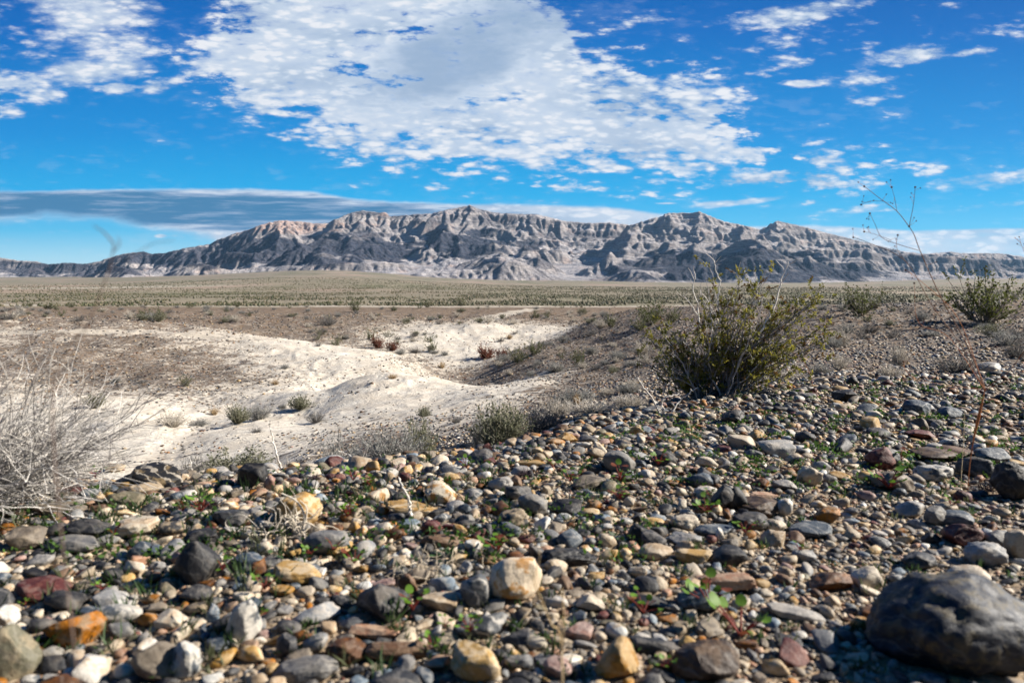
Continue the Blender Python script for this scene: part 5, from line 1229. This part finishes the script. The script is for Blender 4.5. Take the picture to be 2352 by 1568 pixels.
def trumpet_weed():
    rng = np.random.default_rng(4); x, y, z = hit(2222, 1130); root = empty('trumpet_weed', (x, y, z), label='tall thin reddish-brown dry weed with branching stems at right', category='dry weed'); o = np.array([x, y, z])
    RD = (.42, .15, .05); DK = (.10, .045, .03); st = MB(); br = MB(); bd = MB()
    main = [(2222, 1140), (2226, 1080), (2236, 1010), (2252, 940), (2262, 895)]
    P = smooth(px3(ZM[0], main, y), 6)-o; st.tube(P, [.0011+.0024*math.exp(-((t-.68)/.16)**2) for t in np.linspace(0, 1, len(P))], 0, RD, 6)
    paths = [([(2262, 895), (2225, 800), (2160, 680), (2115, 580), (2100, 540), (2088, 520)], .0013), ([(2088, 520), (2060, 485), (2020, 455), (1985, 428)], .0009), ([(2110, 575), (2060, 560), (2025, 545), (2010, 515), (1998, 490)], .0007), ([(2088, 520), (2098, 470), (2102, 430)], .0007), ([(2060, 485), (2055, 455), (2048, 430)], .0005), ([(2048, 552), (2010, 538), (1985, 532)], .0005), ([(2030, 462), (2000, 462), (1978, 470)], .0005),
             ([(2262, 895), (2205, 790), (2140, 700), (2080, 600), (2000, 560), (1960, 545)], .0010), ([(2080, 600), (2060, 570), (2062, 540)], .0005), ([(2262, 895), (2180, 775), (2110, 740), (2100, 650)], .0007), ([(2262, 893), (2320, 850), (2350, 810), (2400, 770)], .0009), ([(2262, 895), (2180, 885), (2090, 870)], .0007), ([(2262, 890), (2200, 730), (2120, 650), (2080, 620)], .0007), ([(2262, 895), (2300, 880), (2340, 860)], .0007), ([(2100, 870), (2080, 850), (2075, 830)], .0005), ([(2330, 545), (2345, 560), (2360, 600)], .0005)]
    for i, (pp, r) in enumerate(paths):
        Q = smooth(px3(ZM[0], pp, y+rng.normal(0, .015)), 6)-o
        if pp[0] == (2262, 895): Q[0] = P[-1]
        far_ = pp[-1][1] < 600; br.tube(Q, r*1.05, r*.6, RD if not far_ else vary(rng, (.17, .09, .06)), 5)
        V, F = ICO[1]; e = Q[-1]; bd.tri(V*.0026+e, F, DK)
        for q in range(3):
            t = Q[rng.integers(len(Q)//2, len(Q))]; B = wander(rng, t, rng.normal(0, 1, 3)*[1, .4, 1]+[-.2, 0, .6], rng.uniform(.008, .022), 3, .2); br.tube(B, .0004, .0003, RD); bd.tri(V*.0016+B[-1], F, DK)
    link('stem', st.mesh('stem', BARK), root); link('branches', br.mesh('branches', BARK), root); link('buds', bd.mesh('buds', BARK), root)
    m = MB()
    Q = smooth(px3(ZM[0], [(2205, 1140), (2210, 1060), (2214, 990), (2216, 940)], y), 5)-o; m.tube(Q, .0009, .0005, (.5, .4, .25), 4); link('side_stalk', m.mesh('side_stalk', BARK), root, label='pale straw stalk beside the red stem')
    # a second small weed by the creosote
    m = MB(); Y = 3.3; b = W(1868, 905, Y); b[2] = float(ground_z(b[0], b[1])); 
    for pp, r in (([(1868, 905), (1862, 865), (1845, 830), (1810, 800)], .0022), ([(1845, 830), (1850, 790), (1835, 760)], .0012), ([(1845, 830), (1880, 800), (1905, 770)], .0012), ([(1835, 815), (1800, 830), (1780, 850)], .001)):
        m.tube(smooth(px3(ZM[0], pp, Y), 5)-b, r, r*.5, (.22, .09, .05), 5)
    link('trumpet_weed', m.mesh('trumpet_weed', BARK), loc=tuple(b), label='small rusty dry weed at the right foot of the large creosote bush', category='dry weed')
    # very near blurred stalks
    def near_weed(label, base, paths, col, Y):
        m = MB(); b = np.array(base)
        for pp, r in paths:
            Q = np.array([q if len(q) == 3 else W(q[0], q[1], Y) for q in pp]); m.tube(smooth(Q, 6)-b, r, r*.55, col, 5)
        link('near_weed', m.mesh('near_weed', BARK), loc=base, label=label, category='dry weed')
    near_weed('out-of-focus thin brown weed close to the lens at left', (-.20, .30, 0), [([(-.20, .30, 0), (-.22, .34, .15), (120, 960), (205, 740), (250, 620), (262, 560)], .0007), ([(262, 560), (240, 535), (215, 518)], .0006), ([(258, 580), (275, 560), (270, 545)], .0005), ([(120, 960), (330, 860), (440, 850)], .0006), ([(250, 620), (300, 590), (350, 560), (400, 552)], .0003)], (.14, .10, .08), .46)
    near_weed('out-of-focus straw stalk close to the lens at bottom centre', (.04, .50, 0), [([(.04, .50, 0), (1290, 1500), (1265, 1430), (1225, 1330), (1222, 1290)], .0011), ([(1290, 1500), (1295, 1420), (1290, 1350)], .001), ([(1225, 1330), (1240, 1270), (1215, 1230)], .0006)], (.45, .33, .18), .62)
trumpet_weed()

# ---- green seedlings, grass and low cover among the stones
def seedling_mesh(rng, w):
    m = MB(); s = MB(); n = int(rng.integers(8, 13))
    for j in range(n):
        az = j*2.4+rng.uniform(-.4, .4); L = w*rng.uniform(.22, .5); hh = w*rng.uniform(.22, .6); tip = np.array([math.cos(az)*L, math.sin(az)*L, hh]); s.tube([[0, 0, 0], tip*.55+[0, 0, hh*.1], tip], w*.022, w*.014, (.26, .05, .035), 4)
        r = w*rng.uniform(.085, .145); t = np.arange(9)*2*math.pi/9; a = np.array([math.cos(az), math.sin(az), .25]); a /= np.linalg.norm(a); b = np.cross([0, 0, 1.0], a); b /= np.linalg.norm(b); up = np.cross(a, b)
        tilt = rng.uniform(-.3, .7); a = a*math.cos(tilt)+up*math.sin(tilt); up = np.cross(a, b)
        ring = tip+a*r*.9+(np.cos(t)[:, None]*a*1.15+np.sin(t)[:, None]*b)*r+up*(.12*r*np.cos(2*t)[:, None]); V = np.concatenate([ring, [tip+a*r*.9-up*r*.15]])
        m.tri(V, np.array([[i, (i+1) % 9, 9] for i in range(9)]), vary(rng, (.12, .23, .025), .25) if rng.random() < .85 else (.16, .045, .02))
    return m, s
SEED = [(1,770,625,110),(1,1500,860,120),(1,1780,985,150),(1,690,990,100),(1,1740,1200,120),(1,2245,730,150),(1,1350,455,150),(1,1230,450,110),(1,2090,745,110),(1,170,1095,60),(1,1290,1500,100),(1,2340,480,110),(1,640,190,100),
 (2,150,490,120),(2,200,815,150),(2,1160,725,200),(2,590,1130,210),(2,810,1245,110),(2,970,1285,150),(2,2140,1150,200),(2,720,1400,140),(2,1980,245,160),(2,2240,125,130),(2,1650,245,120),(2,1980,372,110),(2,190,240,130),(2,300,275,100),(2,950,155,110),(2,1530,150,90),(2,2290,1530,120),(2,1960,820,70),
 (3,215,465,150),(3,470,600,130),(3,220,1100,270),(3,440,1310,360),(3,1440,295,210),(3,575,555,60),(3,840,730,90),(3,1510,110,130),(3,230,345,70),(3,1860,420,100),(3,930,320,60),(3,1080,135,50),(3,2270,340,80),(3,1230,280,60)]
def near_hero(sx, sy, k=0):
    h = sorted(heroes, key=lambda h: (h[0]-sx)**2+4*(h[1]-sy)**2)[k]; dx, dy = sx-h[0], (sy-h[1])*1.6
    return (('right of' if dx > 0 else 'left of') if abs(dx) > abs(dy) else ('in front of' if dy > 0 else 'behind')), h[4]
def greens():
    used = set()
    for i, (zm, zx, zy, w) in enumerate(SEED):
        rng = np.random.default_rng(60+i); ox, oy, s = ZM[zm]; sx, sy = ox+zx*s, oy+zy*s; x, y, z = hit(sx, sy, .3); w = w*s*y/FPX*1.05
        k = 0
        while True:
            dr, nm = near_hero(sx, sy, k)
            if (dr, nm) not in used: used.add((dr, nm)); break
            k += 1
        r = empty('seedling', (x, y, z+.012), label='round-leaved green seedling %s the %s' % (dr, nm), category='seedling', group='round-leaved seedlings among the stones')
        m, st = seedling_mesh(rng, w); link('leaves', m.mesh('leaves', LEAF), r); link('stalks', st.mesh('stalks', LEAF), r)
    rng = np.random.default_rng(99); g = MB(); c = MB()
    def dens(sx, sy):
        a = 1.4*math.exp(-((sx-350)/480)**2-((sy-1180)/75)**2)+.9*math.exp(-((sx-1000)/500)**2-((sy-1110)/80)**2)+.25
        return a
    cnt = 0
    while cnt < 460:
        sx = rng.uniform(-60, 2400); sy = rng.uniform(860, 1560); 
        if rng.random() > dens(sx, sy): continue
        x, y, z = hit(sx, sy, .3); r = math.hypot(x, y)
        if r > lip_r(math.atan2(x, y))*1.08: continue
        cnt += 1; n = int(rng.integers(6, 16)); hgt = rng.uniform(.014, .032)*(1.35 if sx < 1000 else .9); base = np.array([x, y, z])+rng.normal(0, .006, (n, 3))*[1, 1, 0]
        d = rng.normal(0, .45, (n, 3)); d[:, 2] = rng.uniform(.5, 1.3, n); col = [(.035, .075, .018), (.05, .09, .03), (.09, .10, .05), (.02, .045, .012)][rng.integers(4)]
        g.leaves(base, d, hgt*rng.uniform(.6, 1.2, n), .0030, col, rng, .3)
    cnt = 0
    while cnt < 700:
        if rng.random() < .72: sx = rng.uniform(1380, 2400); sy = rng.uniform(870, 1130)
        else: sx = rng.uniform(0, 1500); sy = rng.uniform(1030, 1300)
        if fbm2(np.array([sx/70]), np.array([sy/25]), 2, 6)[0] < rng.uniform(-.1, .35): continue
        x, y, z = hit(sx, sy, .3)
        if math.hypot(x, y) > lip_r(math.atan2(x, y))*1.12: continue
        cnt += 1; n = int(rng.integers(5, 12)); base = np.array([x, y, z+.012])+rng.normal(0, .011, (n, 3))*[1, 1, .3]; d = rng.normal(0, 1, (n, 3)); d[:, 2] = np.abs(d[:, 2])*.6+.15
        c.leaves(base, d, rng.uniform(.007, .014, n), rng.uniform(.005, .009, n), (.06, .12, .02) if rng.random() < .8 else (.04, .085, .03), rng, .35)
    link('grass', g.mesh('grass', LEAF), kind='stuff', label='short dark green grass blades sprouting between the stones', category='grass')
    link('ground_cover', c.mesh('ground_cover', LEAF), kind='stuff', label='tiny green leaves sprouting between the stones', category='ground cover')
    spots = [(1,2120,215,110,'right of the black peaked rock'),(1,1430,400,150,'behind the dark flat stone at left'),(2,1340,195,150,'above the dark grey square rock'),(2,2100,100,110,'between the two big rounded boulders'),(3,2080,300,200,'beside the big black knobbly rock'),(3,60,290,60,'left of the pointed charcoal rock')]
    for i, (zm, zx, zy, w, wh) in enumerate(spots):
        rng = np.random.default_rng(i); ox, oy, s = ZM[zm]; x, y, z = hit(ox+zx*s, oy+zy*s, .3); w = w*s*y/FPX; m = MB(); n = 130; d = rng.normal(0, 1, (n, 3)); d[:, 2] = np.abs(d[:, 2])*.8
        m.leaves(rng.normal(0, w*.1, (n, 3))*[1, 1, .3]+[0, 0, .004], d, w*rng.uniform(.2, .5, n), .0014, (.07, .05, .055), rng, .5); link('spiny_tuft', m.mesh('spiny_tuft', BARK), loc=(x, y, z+.004), label='dark purplish spiky dried tuft '+wh, category='dried tuft', group='purplish spiky tufts among the stones')
greens()
def haze():
    me = mk_mesh('haze', np.array([(x, y, z) for x in (-8200, 8200) for y in (-2500, 9300) for z in (-260, 780)], float), np.array([[0, 1, 3, 2], [4, 6, 7, 5], [0, 4, 5, 1], [2, 3, 7, 6], [0, 2, 6, 4], [1, 5, 7, 3]]), smooth=False)
    m = bpy.data.materials.new('haze_air'); m.use_nodes = True; T = NT(m.node_tree); T.n.clear()
    v = T.new('ShaderNodeVolumePrincipled'); v.inputs['Color'].default_value = (.36, .66, 1.0, 1); v.inputs['Density'].default_value = 1.8e-5; v.inputs['Anisotropy'].default_value = .2
    o = T.new('ShaderNodeOutputMaterial'); T.l.new(v.outputs[0], o.inputs['Volume']); me.materials.append(m)
    link('haze', me, kind='stuff', label='thin bluish air between the camera and the distant range', category='haze')
haze()
